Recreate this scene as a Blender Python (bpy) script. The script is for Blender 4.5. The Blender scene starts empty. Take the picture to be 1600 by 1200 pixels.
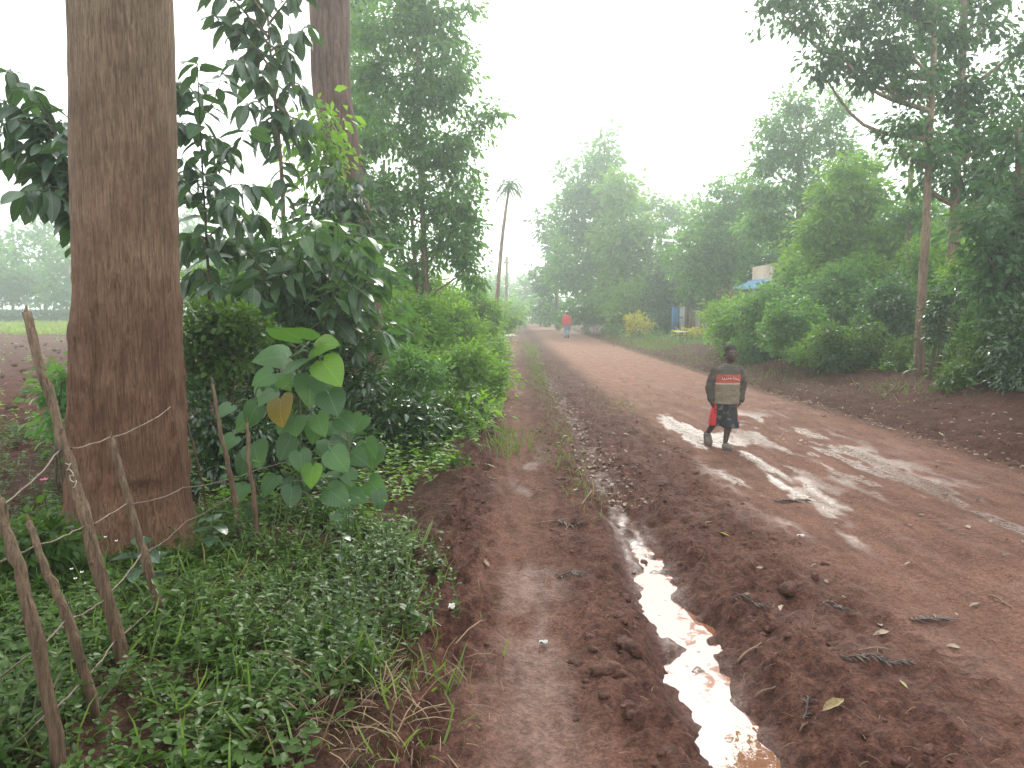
import bpy, math, random
import numpy as np
from mathutils import Vector, Matrix

rng = np.random.default_rng(11)
random.seed(11)
SC = bpy.context.scene
COL = SC.collection

# ------------------------------------------------------------------ camera, sky, sun, exposure
F = 1155.0                       # focal length in photo pixels (1600 wide)
TH = math.atan(110.0 / F)        # the lens looks a little down
CAMZ = 1.62
cam_d = bpy.data.cameras.new("camera")
cam_d.sensor_width = 36.0
cam_d.lens = F / 1600.0 * 36.0
cam_d.clip_start = 0.05
cam_d.clip_end = 2000.0
cam = bpy.data.objects.new("camera", cam_d)
COL.objects.link(cam)
cam.location = (0, 0, CAMZ)
cam.rotation_euler = (math.pi / 2 - TH, 0, 0)
SC.camera = cam

SUN_EL, SUN_AZ = 40.0, 8.0      # degrees; azimuth from +Y (ahead) towards +X
world = bpy.data.worlds.new("World")
SC.world = world
world.use_nodes = True
wn = world.node_tree.nodes
wl = world.node_tree.links
wn.clear()
w_out = wn.new("ShaderNodeOutputWorld")
w_bg = wn.new("ShaderNodeBackground")
w_sky = wn.new("ShaderNodeTexSky")
w_sky.sky_type = 'NISHITA'
w_sky.sun_disc = False
w_sky.sun_elevation = math.radians(SUN_EL)
w_sky.sun_rotation = math.radians(SUN_AZ)
w_sky.dust_density = 4.0
w_mix = wn.new("ShaderNodeMix")
w_mix.data_type = 'RGBA'
w_mix.inputs[0].default_value = 0.86          # even cloud cover in front of the blue
w_mix.inputs[7].default_value = (13.6, 13.5, 13.4, 1)
wl.new(w_sky.outputs[0], w_mix.inputs[6])
wl.new(w_mix.outputs[2], w_bg.inputs[0])
w_bg.inputs[1].default_value = 0.12
wl.new(w_bg.outputs[0], w_out.inputs[0])

sun_d = bpy.data.lights.new("sun", 'SUN')
sun_d.energy = 2.4
sun_d.angle = math.radians(11)
sun_d.color = (1.0, 0.96, 0.88)
sun = bpy.data.objects.new("sun", sun_d)
COL.objects.link(sun)
_sd = Vector((math.sin(math.radians(SUN_AZ)) * math.cos(math.radians(SUN_EL)),
              math.cos(math.radians(SUN_AZ)) * math.cos(math.radians(SUN_EL)),
              math.sin(math.radians(SUN_EL))))
sun.rotation_euler = (-_sd).to_track_quat('-Z', 'Y').to_euler()
sun.location = (10, 40, 60)

vs = SC.view_settings
vs.view_transform = 'Standard'
vs.look = 'None'
vs.exposure = 0.62
vs.gamma = 1.0
vs.use_curve_mapping = False
cy = SC.cycles
cy.max_bounces = 7
cy.diffuse_bounces = 3
cy.glossy_bounces = 2
cy.transmission_bounces = 4
cy.transparent_max_bounces = 8
cy.volume_bounces = 3
cy.sample_clamp_indirect = 6.0
cy.use_denoising = True
cy.use_adaptive_sampling = True
cy.adaptive_threshold = 0.015

# ------------------------------------------------------------------ helpers: pixels, noise, meshes
CT, ST = math.cos(TH), math.sin(TH)


def at(u, v, Y):
    """World point seen at photo pixel (u, v), standing at distance Y."""
    a = (u - 800.0) / F
    b = (600.0 - v) / F
    s = Y / (CT + b * ST)
    return Vector((a * s, Y, CAMZ + (-ST + b * CT) * s))


def _hash(ix, iy, seed):
    h = (ix.astype(np.int64) * 374761393 + iy.astype(np.int64) * 668265263 + seed * 1442695041) & 0xffffffff
    h = ((h ^ (h >> 13)) * 1274126177) & 0xffffffff
    h = (h ^ (h >> 16)) & 0xffffffff
    return h / 4294967295.0


def vnoise(x, y, seed=0):
    x = np.asarray(x, float); y = np.asarray(y, float)
    ix = np.floor(x); iy = np.floor(y)
    fx = x - ix; fy = y - iy
    fx = fx * fx * (3 - 2 * fx); fy = fy * fy * (3 - 2 * fy)
    ix = ix.astype(np.int64); iy = iy.astype(np.int64)
    a = _hash(ix, iy, seed); b = _hash(ix + 1, iy, seed)
    c = _hash(ix, iy + 1, seed); d = _hash(ix + 1, iy + 1, seed)
    return (a * (1 - fx) + b * fx) * (1 - fy) + (c * (1 - fx) + d * fx) * fy


def fbm(x, y, seed=0, octv=4):
    t = 0.0; amp = 0.5; s = 0.0
    for i in range(octv):
        t = t + amp * vnoise(x, y, seed + i * 17); s += amp
        x = np.asarray(x) * 2.03 + 5.1; y = np.asarray(y) * 2.03 + 1.7; amp *= 0.5
    return t / s


def mk_mesh(name, verts, faces, attrs=None, smooth=False):
    """faces: list of integer arrays (m,3) and / or (m,4)."""
    me = bpy.data.meshes.new(name)
    verts = np.asarray(verts, np.float32)
    fl = [np.asarray(f, np.int32) for f in faces if len(f)]
    me.vertices.add(len(verts))
    me.vertices.foreach_set("co", verts.ravel())
    loops = np.concatenate([f.ravel() for f in fl])
    tot = np.concatenate([np.full(len(f), f.shape[1], np.int32) for f in fl])
    start = np.concatenate([[0], np.cumsum(tot)[:-1]]).astype(np.int32)
    me.loops.add(len(loops))
    me.loops.foreach_set("vertex_index", loops)
    me.polygons.add(len(tot))
    me.polygons.foreach_set("loop_start", start)
    me.polygons.foreach_set("loop_total", tot)
    if smooth:
        me.polygons.foreach_set("use_smooth", np.ones(len(tot), bool))
    me.update(calc_edges=True)
    if attrs:
        for k, a in attrs.items():
            at_ = me.attributes.new(k, 'FLOAT', 'POINT')
            at_.data.foreach_set("value", np.asarray(a, np.float32))
    return me


def link(name, me, mat=None, parent=None, loc=None):
    o = bpy.data.objects.new(name, me)
    COL.objects.link(o)
    if mat is not None and me is not None and len(me.materials) == 0:
        me.materials.append(mat)
    if parent is not None:
        o.parent = parent
    if loc is not None:
        o.location = loc
    return o


def tag(o, label, cat, group=None, kind=None):
    if label: o["label"] = label
    if cat: o["category"] = cat
    if group: o["group"] = group
    if kind: o["kind"] = kind
    return o


def empty(name, loc, label, cat, group=None):
    o = bpy.data.objects.new(name, None)
    COL.objects.link(o)
    o.location = loc
    o.empty_display_size = 0.2
    return tag(o, label, cat, group)


class MB:
    """Collects shapes that become ONE mesh object."""
    def __init__(self):
        self.v = []; self.f3 = []; self.f4 = []; self.n = 0; self.a = []

    def add(self, verts, f3=(), f4=(), rnd=0.5):
        verts = np.asarray(verts, float).reshape(-1, 3)
        if len(f3): self.f3.append(np.asarray(f3, int).reshape(-1, 3) + self.n)
        if len(f4): self.f4.append(np.asarray(f4, int).reshape(-1, 4) + self.n)
        self.v.append(verts)
        self.a.append(np.full(len(verts), rnd) if np.isscalar(rnd) else np.asarray(rnd))
        self.n += len(verts)
        return self

    def tube(self, pts, rad, seg=8, cap=True, rnd=0.5, wob=0.0):
        pts = np.asarray([tuple(p) for p in pts], float)
        n = len(pts)
        rad = np.broadcast_to(np.asarray(rad, float), (n,))
        tan = np.gradient(pts, axis=0)
        tan /= (np.linalg.norm(tan, axis=1, keepdims=True) + 1e-9)
        ref = np.array([1.0, 0, 0]) if abs(tan[0][0]) < 0.8 else np.array([0, 1.0, 0])
        V = []
        ang = np.arange(seg) / seg * 2 * math.pi
        for i in range(n):
            x = ref - tan[i] * np.dot(ref, tan[i]); x /= np.linalg.norm(x) + 1e-9
            y = np.cross(tan[i], x)
            r = rad[i]
            if wob: r = r * (1 + wob * (vnoise(np.cos(ang) * 2 + 7, np.sin(ang) * 2 + i * 0.8, 3) - 0.5))
            V.append(pts[i] + np.outer(np.cos(ang) * r, x) + np.outer(np.sin(ang) * r, y))
            ref = x
        V = np.concatenate(V)
        i, j = np.meshgrid(np.arange(n - 1), np.arange(seg), indexing='ij')
        a = i * seg + j; b = i * seg + (j + 1) % seg
        f4 = np.stack([a, b, b + seg, a + seg], -1).reshape(-1, 4)
        f3 = []
        if cap:
            V = np.concatenate([V, pts[:1], pts[-1:]])
            c0, c1 = n * seg, n * seg + 1
            for j in range(seg):
                f3.append((c0, (j + 1) % seg, j))
                f3.append((c1, (n - 1) * seg + j, (n - 1) * seg + (j + 1) % seg))
        return self.add(V, f3, f4, rnd)

    def box(self, c, s, rot=None, rnd=0.5, taper=1.0):
        c = np.asarray(c, float); h = np.asarray(s, float) / 2
        V = np.array([[-1, -1, -1], [1, -1, -1], [1, 1, -1], [-1, 1, -1], [-1, -1, 1], [1, -1, 1], [1, 1, 1], [-1, 1, 1]], float)
        V[4:, :2] *= taper
        V = V * h
        if rot is not None: V = V @ np.array(rot).T
        f = [(0, 3, 2, 1), (4, 5, 6, 7), (0, 1, 5, 4), (1, 2, 6, 5), (2, 3, 7, 6), (3, 0, 4, 7)]
        return self.add(V + c, (), f, rnd)

    def ball(self, c, r, seg=12, rings=8, rot=None, rnd=0.5):
        r = np.broadcast_to(np.asarray(r, float), (3,))
        th = np.linspace(0, math.pi, rings + 1)[1:-1]
        ph = np.arange(seg) / seg * 2 * math.pi
        V = np.array([[math.sin(t) * math.cos(p), math.sin(t) * math.sin(p), math.cos(t)] for t in th for p in ph] + [[0, 0, 1], [0, 0, -1]])
        V = V * r
        if rot is not None: V = V @ np.array(rot).T
        m = len(th); f4 = []; f3 = []
        for i in range(m - 1):
            for j in range(seg):
                f4.append((i * seg + j, (i + 1) * seg + j, (i + 1) * seg + (j + 1) % seg, i * seg + (j + 1) % seg))
        for j in range(seg):
            f3.append((m * seg, j, (j + 1) % seg))
            f3.append((m * seg + 1, (m - 1) * seg + (j + 1) % seg, (m - 1) * seg + j))
        return self.add(V + np.asarray(c, float), f3, f4, rnd)

    def capsule(self, a, b, ra, rb, seg=14):
        """tapered limb with round ends"""
        a = np.asarray(a, float); b = np.asarray(b, float)
        d = b - a; L = np.linalg.norm(d); d /= L
        pts = []; rad = []
        for t in (-0.98, -0.8, -0.45, 0): pts.append(a + d * ra * t); rad.append(ra * math.sqrt(1 - t * t))
        for t in (0.25, 0.5, 0.75): pts.append(a + d * L * t); rad.append(ra + (rb - ra) * t)
        for t in (0, 0.45, 0.8, 0.98): pts.append(b + d * rb * t); rad.append(rb * math.sqrt(1 - t * t))
        return self.tube(pts, rad, seg)

    def loft(self, rings, seg=28):
        """rings: (cx, cy, z, rx, ry) closed solid"""
        V = []
        ang = np.arange(seg) / seg * 2 * math.pi
        for cx, cy_, z, rx, ry in rings:
            ex = 0.75
            c = np.sign(np.cos(ang)) * np.abs(np.cos(ang)) ** ex; s = np.sign(np.sin(ang)) * np.abs(np.sin(ang)) ** ex
            V.append(np.stack([cx + rx * c, cy_ + ry * s, np.full(seg, z)], -1))
        n = len(rings)
        V = np.concatenate(V + [np.array([[rings[0][0], rings[0][1], rings[0][2]], [rings[-1][0], rings[-1][1], rings[-1][2]]])])
        f4 = [(i * seg + j, i * seg + (j + 1) % seg, (i + 1) * seg + (j + 1) % seg, (i + 1) * seg + j) for i in range(n - 1) for j in range(seg)]
        f3 = []
        up = 1 if rings[-1][2] > rings[0][2] else -1
        for j in range(seg):
            f3.append((n * seg, (j + 1) % seg, j)[::up])
            f3.append((n * seg + 1, (n - 1) * seg + j, (n - 1) * seg + (j + 1) % seg)[::up])
        return self.add(V, f3, [f[::up] for f in f4])

    def leaves(self, P, D, N, S, tmpl, rnd=None, W=1.0):
        tv, tf3 = tmpl
        P = np.asarray(P, float); n = len(P)
        if n == 0: return self
        D = D / (np.linalg.norm(D, axis=1, keepdims=True) + 1e-9)
        X = np.cross(D, N); X /= (np.linalg.norm(X, axis=1, keepdims=True) + 1e-9)
        N2 = np.cross(X, D)
        S = np.broadcast_to(np.asarray(S, float), (n,))[:, None, None]
        V = P[:, None, :] + S * (tv[None, :, 0:1] * X[:, None, :] * W + tv[None, :, 1:2] * D[:, None, :] + tv[None, :, 2:3] * N2[:, None, :])
        k = len(tv)
        fs = (tf3[None] + (np.arange(n) * k)[:, None, None]).reshape(-1, 3)
        if rnd is None: rnd = rng.random(n)
        return self.add(V.reshape(-1, 3), fs, (), np.repeat(rnd, k))

    def mesh(self, name, smooth=False, origin=None):
        V = np.concatenate(self.v)
        if origin is not None: V = V - np.asarray(tuple(origin))
        f = []
        if self.f3: f.append(np.concatenate(self.f3))
        if self.f4: f.append(np.concatenate(self.f4))
        return mk_mesh(name, V, f, {"rnd": np.concatenate(self.a)}, smooth)


# leaf outlines: x across, y along, z out of the blade; a folded midrib, a bent tip
T_FAR = (np.array([[0, 0, 0], [.27, .45, .07], [0, 1, -.12], [-.27, .45, .07]]), np.array([[0, 1, 2], [0, 2, 3]]))
T_MID = (np.array([[0, 0, 0], [.22, .35, .06], [.15, .72, .02], [0, 1, -.16], [-.15, .72, .02], [-.22, .35, .06], [0, .5, -.02]]),
         np.array([[0, 1, 6], [1, 2, 6], [2, 3, 6], [3, 4, 6], [4, 5, 6], [5, 0, 6]]))
T_ROUND = (np.array([[0, 0, 0], [.3, .28, .06], [.27, .66, .04], [0, 1, -.08], [-.27, .66, .04], [-.3, .28, .06], [0, .5, -.03]]), T_MID[1])
T_NARROW = (np.array([[0, 0, 0], [.11, .4, .03], [0, 1, -.25], [-.11, .4, .03]]), np.array([[0, 1, 2], [0, 2, 3]]))
T_BLADE = (np.array([[-.03, 0, 0], [.03, 0, 0], [.028, .4, .04], [-.028, .4, .04], [.02, .75, -.04], [-.02, .75, -.04], [0, 1, -.2]]),
           np.array([[0, 1, 2], [0, 2, 3], [3, 2, 4], [3, 4, 5], [5, 4, 6]]))


# ------------------------------------------------------------------ materials
def new_mat(name):
    m = bpy.data.materials.new(name)
    m.use_nodes = True
    nt = m.node_tree
    nt.nodes.clear()
    out = nt.nodes.new("ShaderNodeOutputMaterial")
    return m, nt.nodes, nt.links, out


def rgb(c): return (c[0], c[1], c[2], 1.0)


def mixc(N, L, fac, a, b, blend='MIX'):
    n = N.new("ShaderNodeMix"); n.data_type = 'RGBA'; n.blend_type = blend
    for sock, val in ((n.inputs[0], fac), (n.inputs[6], a), (n.inputs[7], b)):
        if hasattr(val, 'is_linked'): L.new(val, sock)
        elif isinstance(val, (int, float)): sock.default_value = val
        else: sock.default_value = rgb(val)
    return n.outputs[2]


def ramp(N, L, src, stops):
    r = N.new("ShaderNodeValToRGB")
    el = r.color_ramp.elements
    while len(el) < len(stops): el.new(0.5)
    for e, (p, c) in zip(el, stops):
        e.position = p
        e.color = rgb(c) if not isinstance(c, (int, float)) else (c, c, c, 1)
    L.new(src, r.inputs[0])
    return r.outputs[0]


def noise(N, L, scale, detail=4, rough=0.55, vec=None, dist=0.0):
    n = N.new("ShaderNodeTexNoise")
    n.inputs["Scale"].default_value = scale
    n.inputs["Detail"].default_value = detail
    n.inputs["Roughness"].default_value = rough
    n.inputs["Distortion"].default_value = dist
    if vec is not None: L.new(vec, n.inputs["Vector"])
    return n.outputs[0]


def mapping(N, L, src, scale):
    m = N.new("ShaderNodeMapping")
    m.inputs["Scale"].default_value = scale
    L.new(src, m.inputs[0])
    return m.outputs[0]


def bump(N, L, h, strength, dist, prev=None):
    b = N.new("ShaderNodeBump")
    b.inputs["Strength"].default_value = strength
    b.inputs["Distance"].default_value = dist
    L.new(h, b.inputs["Height"])
    if prev is not None: L.new(prev, b.inputs["Normal"])
    return b.outputs[0]


def attr(N, name):
    a = N.new("ShaderNodeAttribute"); a.attribute_name = name
    return a.outputs["Fac"]


def math_n(N, L, op, a, b=None, clamp=False):
    m = N.new("ShaderNodeMath"); m.operation = op; m.use_clamp = clamp
    for i, x in enumerate((a, b)):
        if x is None: continue
        if hasattr(x, 'is_linked'): L.new(x, m.inputs[i])
        else: m.inputs[i].default_value = x
    return m.outputs[0]


def leaf_mat(name, dark, light, trans, tfac=0.35, rough=0.42, odd=None, by_object=False, spec=0.5):
    m, N, L, out = new_mat(name)
    if by_object:
        oi = N.new("ShaderNodeObjectInfo"); r = oi.outputs["Random"]
    else:
        r = attr(N, "rnd")
    stops = [(0.0, dark), (0.88, light)]
    tstops = [(0.0, tuple(c * 0.75 for c in trans)), (0.88, trans)]
    if odd is not None:
        stops = stops + [(0.965, light), (0.985, odd)]; tstops = tstops + [(0.965, trans), (0.985, odd)]
    c = ramp(N, L, r, stops)
    geo = N.new("ShaderNodeNewGeometry")
    nz = noise(N, L, 9.0, 3, vec=geo.outputs["Position"])
    c = mixc(N, L, 0.35, c, mixc(N, L, nz, (0.35, 0.35, 0.35), (1.5, 1.5, 1.4)), 'MULTIPLY')
    if by_object:
        tc = N.new("ShaderNodeTexCoord"); sp = N.new("ShaderNodeSeparateXYZ"); L.new(tc.outputs["Object"], sp.inputs[0])
        ax = math_n(N, L, 'ABSOLUTE', sp.outputs[0])
        q = math_n(N, L, 'FRACT', math_n(N, L, 'MULTIPLY', math_n(N, L, 'SUBTRACT', math_n(N, L, 'ADD', sp.outputs[1], 3.0), math_n(N, L, 'MULTIPLY', ax, 0.8)), 7.0))
        vein = ramp(N, L, q, [(0.0, 1.0), (0.10, 0.0)])
        mid = ramp(N, L, ax, [(0.008, 1.0), (0.022, 0.0)])
        c = mixc(N, L, math_n(N, L, 'MULTIPLY', math_n(N, L, 'MAXIMUM', vein, mid), 0.45), c, tuple(min(.5, x * 2.2 + .02) for x in light))
        bl_ = noise(N, L, 5.0, 5, 0.7, tc.outputs["Object"])
        c = mixc(N, L, ramp(N, L, bl_, [(0.62, 0.0), (0.72, 0.55)]), c, (0.10, 0.085, 0.03))
    t = ramp(N, L, r, tstops)
    p = N.new("ShaderNodeBsdfPrincipled")
    L.new(c, p.inputs["Base Color"])
    p.inputs["Roughness"].default_value = rough
    p.inputs["Specular IOR Level"].default_value = spec
    if by_object: L.new(bump(N, L, vein, 0.25, 0.01), p.inputs["Normal"])
    tr = N.new("ShaderNodeBsdfTranslucent")
    L.new(t, tr.inputs[0])
    mx = N.new("ShaderNodeMixShader")
    mx.inputs[0].default_value = tfac
    L.new(p.outputs[0], mx.inputs[1]); L.new(tr.outputs[0], mx.inputs[2])
    L.new(mx.outputs[0], out.inputs[0])
    return m


def plain_mat(name, c, rough=0.7, c2=None, scale=12, metal=0.0, bumpy=0.0, stretch=(1, 1, 1), spec=0.4):
    m, N, L, out = new_mat(name)
    p = N.new("ShaderNodeBsdfPrincipled")
    tc = N.new("ShaderNodeTexCoord")
    v = mapping(N, L, tc.outputs["Object"], stretch)
    nz = noise(N, L, scale, 5, 0.6, v)
    col = mixc(N, L, ramp(N, L, nz, [(0.3, 0.0), (0.7, 1.0)]), c, c2 if c2 else tuple(x * 0.7 for x in c))
    L.new(col, p.inputs["Base Color"])
    p.inputs["Roughness"].default_value = rough
    p.inputs["Metallic"].default_value = metal
    p.inputs["Specular IOR Level"].default_value = spec
    if bumpy: L.new(bump(N, L, nz, bumpy, 0.02), p.inputs["Normal"])
    L.new(p.outputs[0], out.inputs[0])
    return m


def soil_mat(name, dark, mid, pale, wet_rough=0.3):
    """red mud: 'tone' carries how compacted and dry it is, 'wet' how much water stands on it"""
    m, N, L, out = new_mat(name)
    geo = N.new("ShaderNodeNewGeometry")
    pos = geo.outputs["Position"]
    n1 = noise(N, L, 2.3, 6, 0.62, pos)
    n2 = noise(N, L, 21.0, 6, 0.68, pos)
    n3 = noise(N, L, 120.0, 4, 0.6, pos)
    strk = noise(N, L, 6.0, 5, 0.6, mapping(N, L, pos, (1.6, 0.22, 1)))
    tone = attr(N, "tone"); wet = attr(N, "wet")
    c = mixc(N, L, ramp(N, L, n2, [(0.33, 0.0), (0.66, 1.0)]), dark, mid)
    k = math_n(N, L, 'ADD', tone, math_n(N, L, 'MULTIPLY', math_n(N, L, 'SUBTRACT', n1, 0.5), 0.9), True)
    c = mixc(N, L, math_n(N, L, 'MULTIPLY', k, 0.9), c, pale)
    c = mixc(N, L, 0.5, c, ramp(N, L, strk, [(0.3, (0.5, 0.48, 0.47)), (0.7, (1.35, 1.33, 1.3))]), 'MULTIPLY')
    c = mixc(N, L, 0.55, c, ramp(N, L, n3, [(0.25, (0.30, 0.28, 0.28)), (0.75, (1.7, 1.66, 1.62))]), 'MULTIPLY')
    n4 = noise(N, L, 52.0, 3, 0.7, pos)
    c = mixc(N, L, 0.6, c, ramp(N, L, n4, [(0.34, (0.35, 0.33, 0.32)), (0.66, (1.5, 1.47, 1.44))]), 'MULTIPLY')
    # bits of straw and leaf trodden into the mud
    vo = N.new("ShaderNodeTexVoronoi"); vo.inputs["Scale"].default_value = 26.0
    L.new(mapping(N, L, pos, (1.0, 0.6, 1.0)), vo.inputs["Vector"])
    fleck = ramp(N, L, vo.outputs["Distance"], [(0.05, 1.0), (0.11, 0.0)])
    fmask = math_n(N, L, 'MULTIPLY', fleck, ramp(N, L, n1, [(0.5, 0.0), (0.62, 0.55)]))
    c = mixc(N, L, fmask, c, (0.24, 0.17, 0.10))
    w2 = math_n(N, L, 'MULTIPLY', wet, ramp(N, L, n2, [(0.3, 0.55), (0.6, 1.0)]), True)
    c = mixc(N, L, math_n(N, L, 'MULTIPLY', w2, 0.45), c, (0.09, 0.045, 0.035))
    p = N.new("ShaderNodeBsdfPrincipled")
    L.new(c, p.inputs["Base Color"])
    L.new(ramp(N, L, w2, [(0.0, 0.92), (0.3, 0.6), (0.7, wet_rough), (1.0, wet_rough * 0.8)]), p.inputs["Roughness"])
    L.new(ramp(N, L, w2, [(0.0, 0.14), (0.3, 0.3), (0.7, 0.7)]), p.inputs["Specular IOR Level"])
    vb = N.new("ShaderNodeTexVoronoi"); vb.inputs["Scale"].default_value = 46.0
    L.new(pos, vb.inputs["Vector"])
    wv = N.new("ShaderNodeTexWave"); wv.bands_direction = 'Y'; wv.inputs["Scale"].default_value = 4.2; wv.inputs["Distortion"].default_value = 1.6; wv.inputs["Detail"].default_value = 2.0; wv.inputs["Detail Scale"].default_value = 3.0
    L.new(pos, wv.inputs["Vector"])
    bt = bump(N, L, math_n(N, L, 'MULTIPLY', wv.outputs["Fac"], attr(N, "tread")), 0.8, 0.03)
    b0 = bump(N, L, n2, 0.8, 0.04, bt)
    b1 = bump(N, L, vb.outputs["Distance"], 0.45, 0.012, b0)
    b2 = bump(N, L, n3, 0.7, 0.008, b1)
    nm = N.new("ShaderNodeMix"); nm.data_type = 'VECTOR'
    L.new(math_n(N, L, 'MULTIPLY', w2, 0.8), nm.inputs[0]); L.new(b2, nm.inputs[4]); L.new(geo.outputs["Normal"], nm.inputs[5])
    L.new(nm.outputs[1], p.inputs["Normal"])
    L.new(p.outputs[0], out.inputs[0])
    return m


def bark_mat(name, low, high, crack, z0, z1, sx=26, sz=3.0, strength=0.8):
    m, N, L, out = new_mat(name)
    tc = N.new("ShaderNodeTexCoord")
    pos = tc.outputs["Object"]
    st = noise(N, L, 1.0, 7, 0.65, mapping(N, L, pos, (sx, sx, sz)), 0.6)
    st2 = noise(N, L, 1.0, 5, 0.7, mapping(N, L, pos, (sx * 2.6, sx * 2.6, sz * 4.5)), 0.3)
    big = noise(N, L, 3.2, 4, 0.6, pos)
    sep = N.new("ShaderNodeSeparateXYZ"); L.new(pos, sep.inputs[0])
    mr = N.new("ShaderNodeMapRange"); L.new(sep.outputs[2], mr.inputs[0])
    mr.inputs[1].default_value = z0; mr.inputs[2].default_value = z1
    g = math_n(N, L, 'ADD', mr.outputs[0], math_n(N, L, 'MULTIPLY', math_n(N, L, 'SUBTRACT', big, 0.5), 0.9), True)
    c = mixc(N, L, g, low, high)
    c = mixc(N, L, 0.7, c, ramp(N, L, st, [(0.38, crack), (0.58, (1.2, 1.17, 1.14))]), 'MULTIPLY')
    c = mixc(N, L, 0.5, c, ramp(N, L, big, [(0.3, (0.5, 0.5, 0.5)), (0.7, (1.3, 1.3, 1.25))]), 'MULTIPLY')
    p = N.new("ShaderNodeBsdfPrincipled")
    L.new(c, p.inputs["Base Color"])
    p.inputs["Roughness"].default_value = 0.85
    p.inputs["Specular IOR Level"].default_value = 0.25
    c = mixc(N, L, 0.6, c, ramp(N, L, st2, [(0.3, (0.45, 0.43, 0.42)), (0.7, (1.4, 1.38, 1.36))]), 'MULTIPLY')
    L.new(c, p.inputs["Base Color"])
    L.new(bump(N, L, st2, strength * 0.8, 0.008, bump(N, L, st, strength, 0.02)), p.inputs["Normal"])
    L.new(p.outputs[0], out.inputs[0])
    return m


M = {}
M['mud'] = soil_mat("red_mud", (0.038, 0.0165, 0.0125), (0.116, 0.054, 0.040), (0.250, 0.140, 0.104))
M['bank'] = soil_mat("dark_bank_earth", (0.028, 0.0105, 0.0075), (0.086, 0.035, 0.023), (0.15, 0.072, 0.046))
M['verge'] = soil_mat("dark_verge_soil", (0.035, 0.020, 0.014), (0.085, 0.043, 0.030), (0.12, 0.07, 0.045), 0.5)
M['field'] = soil_mat("ploughed_soil", (0.034, 0.012, 0.008), (0.105, 0.040, 0.026), (0.17, 0.085, 0.055), 0.6)
M['bark'] = bark_mat("brown_bark", (0.180, 0.094, 0.060), (0.290, 0.218, 0.148), (0.34, 0.29, 0.26), 0.9, 3.6, 95, 6.0, 1.0)
M['bark2'] = bark_mat("purple_brown_bark", (0.13, 0.075, 0.062), (0.16, 0.105, 0.09), (0.3, 0.26, 0.25), 0, 8, 20, 2.2)
M['bark_pale'] = bark_mat("pale_bark", (0.17, 0.115, 0.08), (0.30, 0.23, 0.17), (0.45, 0.42, 0.4), 0.0, 6.0, 14, 2.5, 0.5)
M['stick'] = bark_mat("grey_brown_stick", (0.150, 0.100, 0.066), (0.200, 0.150, 0.105), (0.3, 0.27, 0.24), 0.1, 1.2, 60, 5.0)
M['twig'] = plain_mat("green_brown_twig", (0.09, 0.065, 0.035), 0.8, (0.05, 0.045, 0.022), 30)
M['stem_green'] = plain_mat("green_stem", (0.075, 0.11, 0.035), 0.6, (0.06, 0.06, 0.025), 25)
M['wire'] = plain_mat("rusty_wire", (0.20, 0.165, 0.14), 0.55, (0.11, 0.065, 0.045), 60, 0.4)
M['leaf_big'] = leaf_mat("dark_bluish_leaf", (0.020, 0.052, 0.030), (0.058, 0.118, 0.058), (0.10, 0.22, 0.04), 0.30, 0.30, None, True, 0.7)
M['leaf_bush'] = leaf_mat("bush_large_leaf", (0.024, 0.066, 0.030), (0.074, 0.150, 0.060), (0.13, 0.27, 0.05), 0.30, 0.32, None, True, 0.7)
M['leaf_heart'] = leaf_mat("matt_heart_leaf", (0.022, 0.064, 0.024), (0.064, 0.150, 0.050), (0.12, 0.28, 0.035), 0.32, 0.45, None, True)
M['leaf_backlit'] = leaf_mat("backlit_heart_leaf", (0.07, 0.17, 0.02), (0.10, 0.22, 0.03), (0.22, 0.42, 0.03), 0.45, 0.5, None, True)  # lit copy of the heart leaf, backlight put into its colour
M['leaf_yellow'] = leaf_mat("yellowing_leaf", (0.22, 0.16, 0.02), (0.26, 0.20, 0.03), (0.34, 0.26, 0.03), 0.35, 0.5, None, True)
M['leaf_weed'] = leaf_mat("weed_leaf", (0.013, 0.046, 0.006), (0.070, 0.140, 0.018), (0.13, 0.27, 0.018), 0.36, 0.45, (0.20, 0.16, 0.04), False, 0.32)
M['leaf_gloss'] = leaf_mat("glossy_coffee_leaf", (0.010, 0.036, 0.013), (0.038, 0.092, 0.028), (0.08, 0.19, 0.022), 0.28, 0.26, None, False, 0.8)
M['leaf_hedge'] = leaf_mat("light_hedge_leaf", (0.044, 0.125, 0.014), (0.140, 0.275, 0.034), (0.27, 0.52, 0.03), 0.45, 0.5, (0.20, 0.17, 0.04))
M['leaf_lime'] = leaf_mat("lime_young_leaf", (0.07, 0.18, 0.016), (0.165, 0.32, 0.036), (0.31, 0.58, 0.04), 0.48, 0.5)
M['leaf_tree'] = leaf_mat("mid_tree_leaf", (0.026, 0.090, 0.022), (0.098, 0.220, 0.050), (0.21, 0.46, 0.06), 0.45, 0.42)
M['leaf_dark'] = leaf_mat("dark_tree_leaf", (0.016, 0.060, 0.022), (0.060, 0.140, 0.046), (0.13, 0.30, 0.055), 0.42, 0.40)
M['leaf_grey'] = leaf_mat("greyish_leaf", (0.06, 0.075, 0.055), (0.12, 0.14, 0.10), (0.14, 0.18, 0.09), 0.3, 0.6)
M['leaf_gold'] = leaf_mat("golden_leaf", (0.36, 0.34, 0.015), (0.62, 0.58, 0.03), (0.75, 0.72, 0.03), 0.4, 0.5)
M['grass'] = leaf_mat("grass_blade", (0.055, 0.12, 0.018), (0.14, 0.22, 0.04), (0.20, 0.34, 0.04), 0.35, 0.5, (0.30, 0.23, 0.09))
M['straw'] = leaf_mat("dry_straw", (0.07, 0.04, 0.022), (0.22, 0.15, 0.08), (0.25, 0.17, 0.08), 0.15, 0.7)
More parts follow.
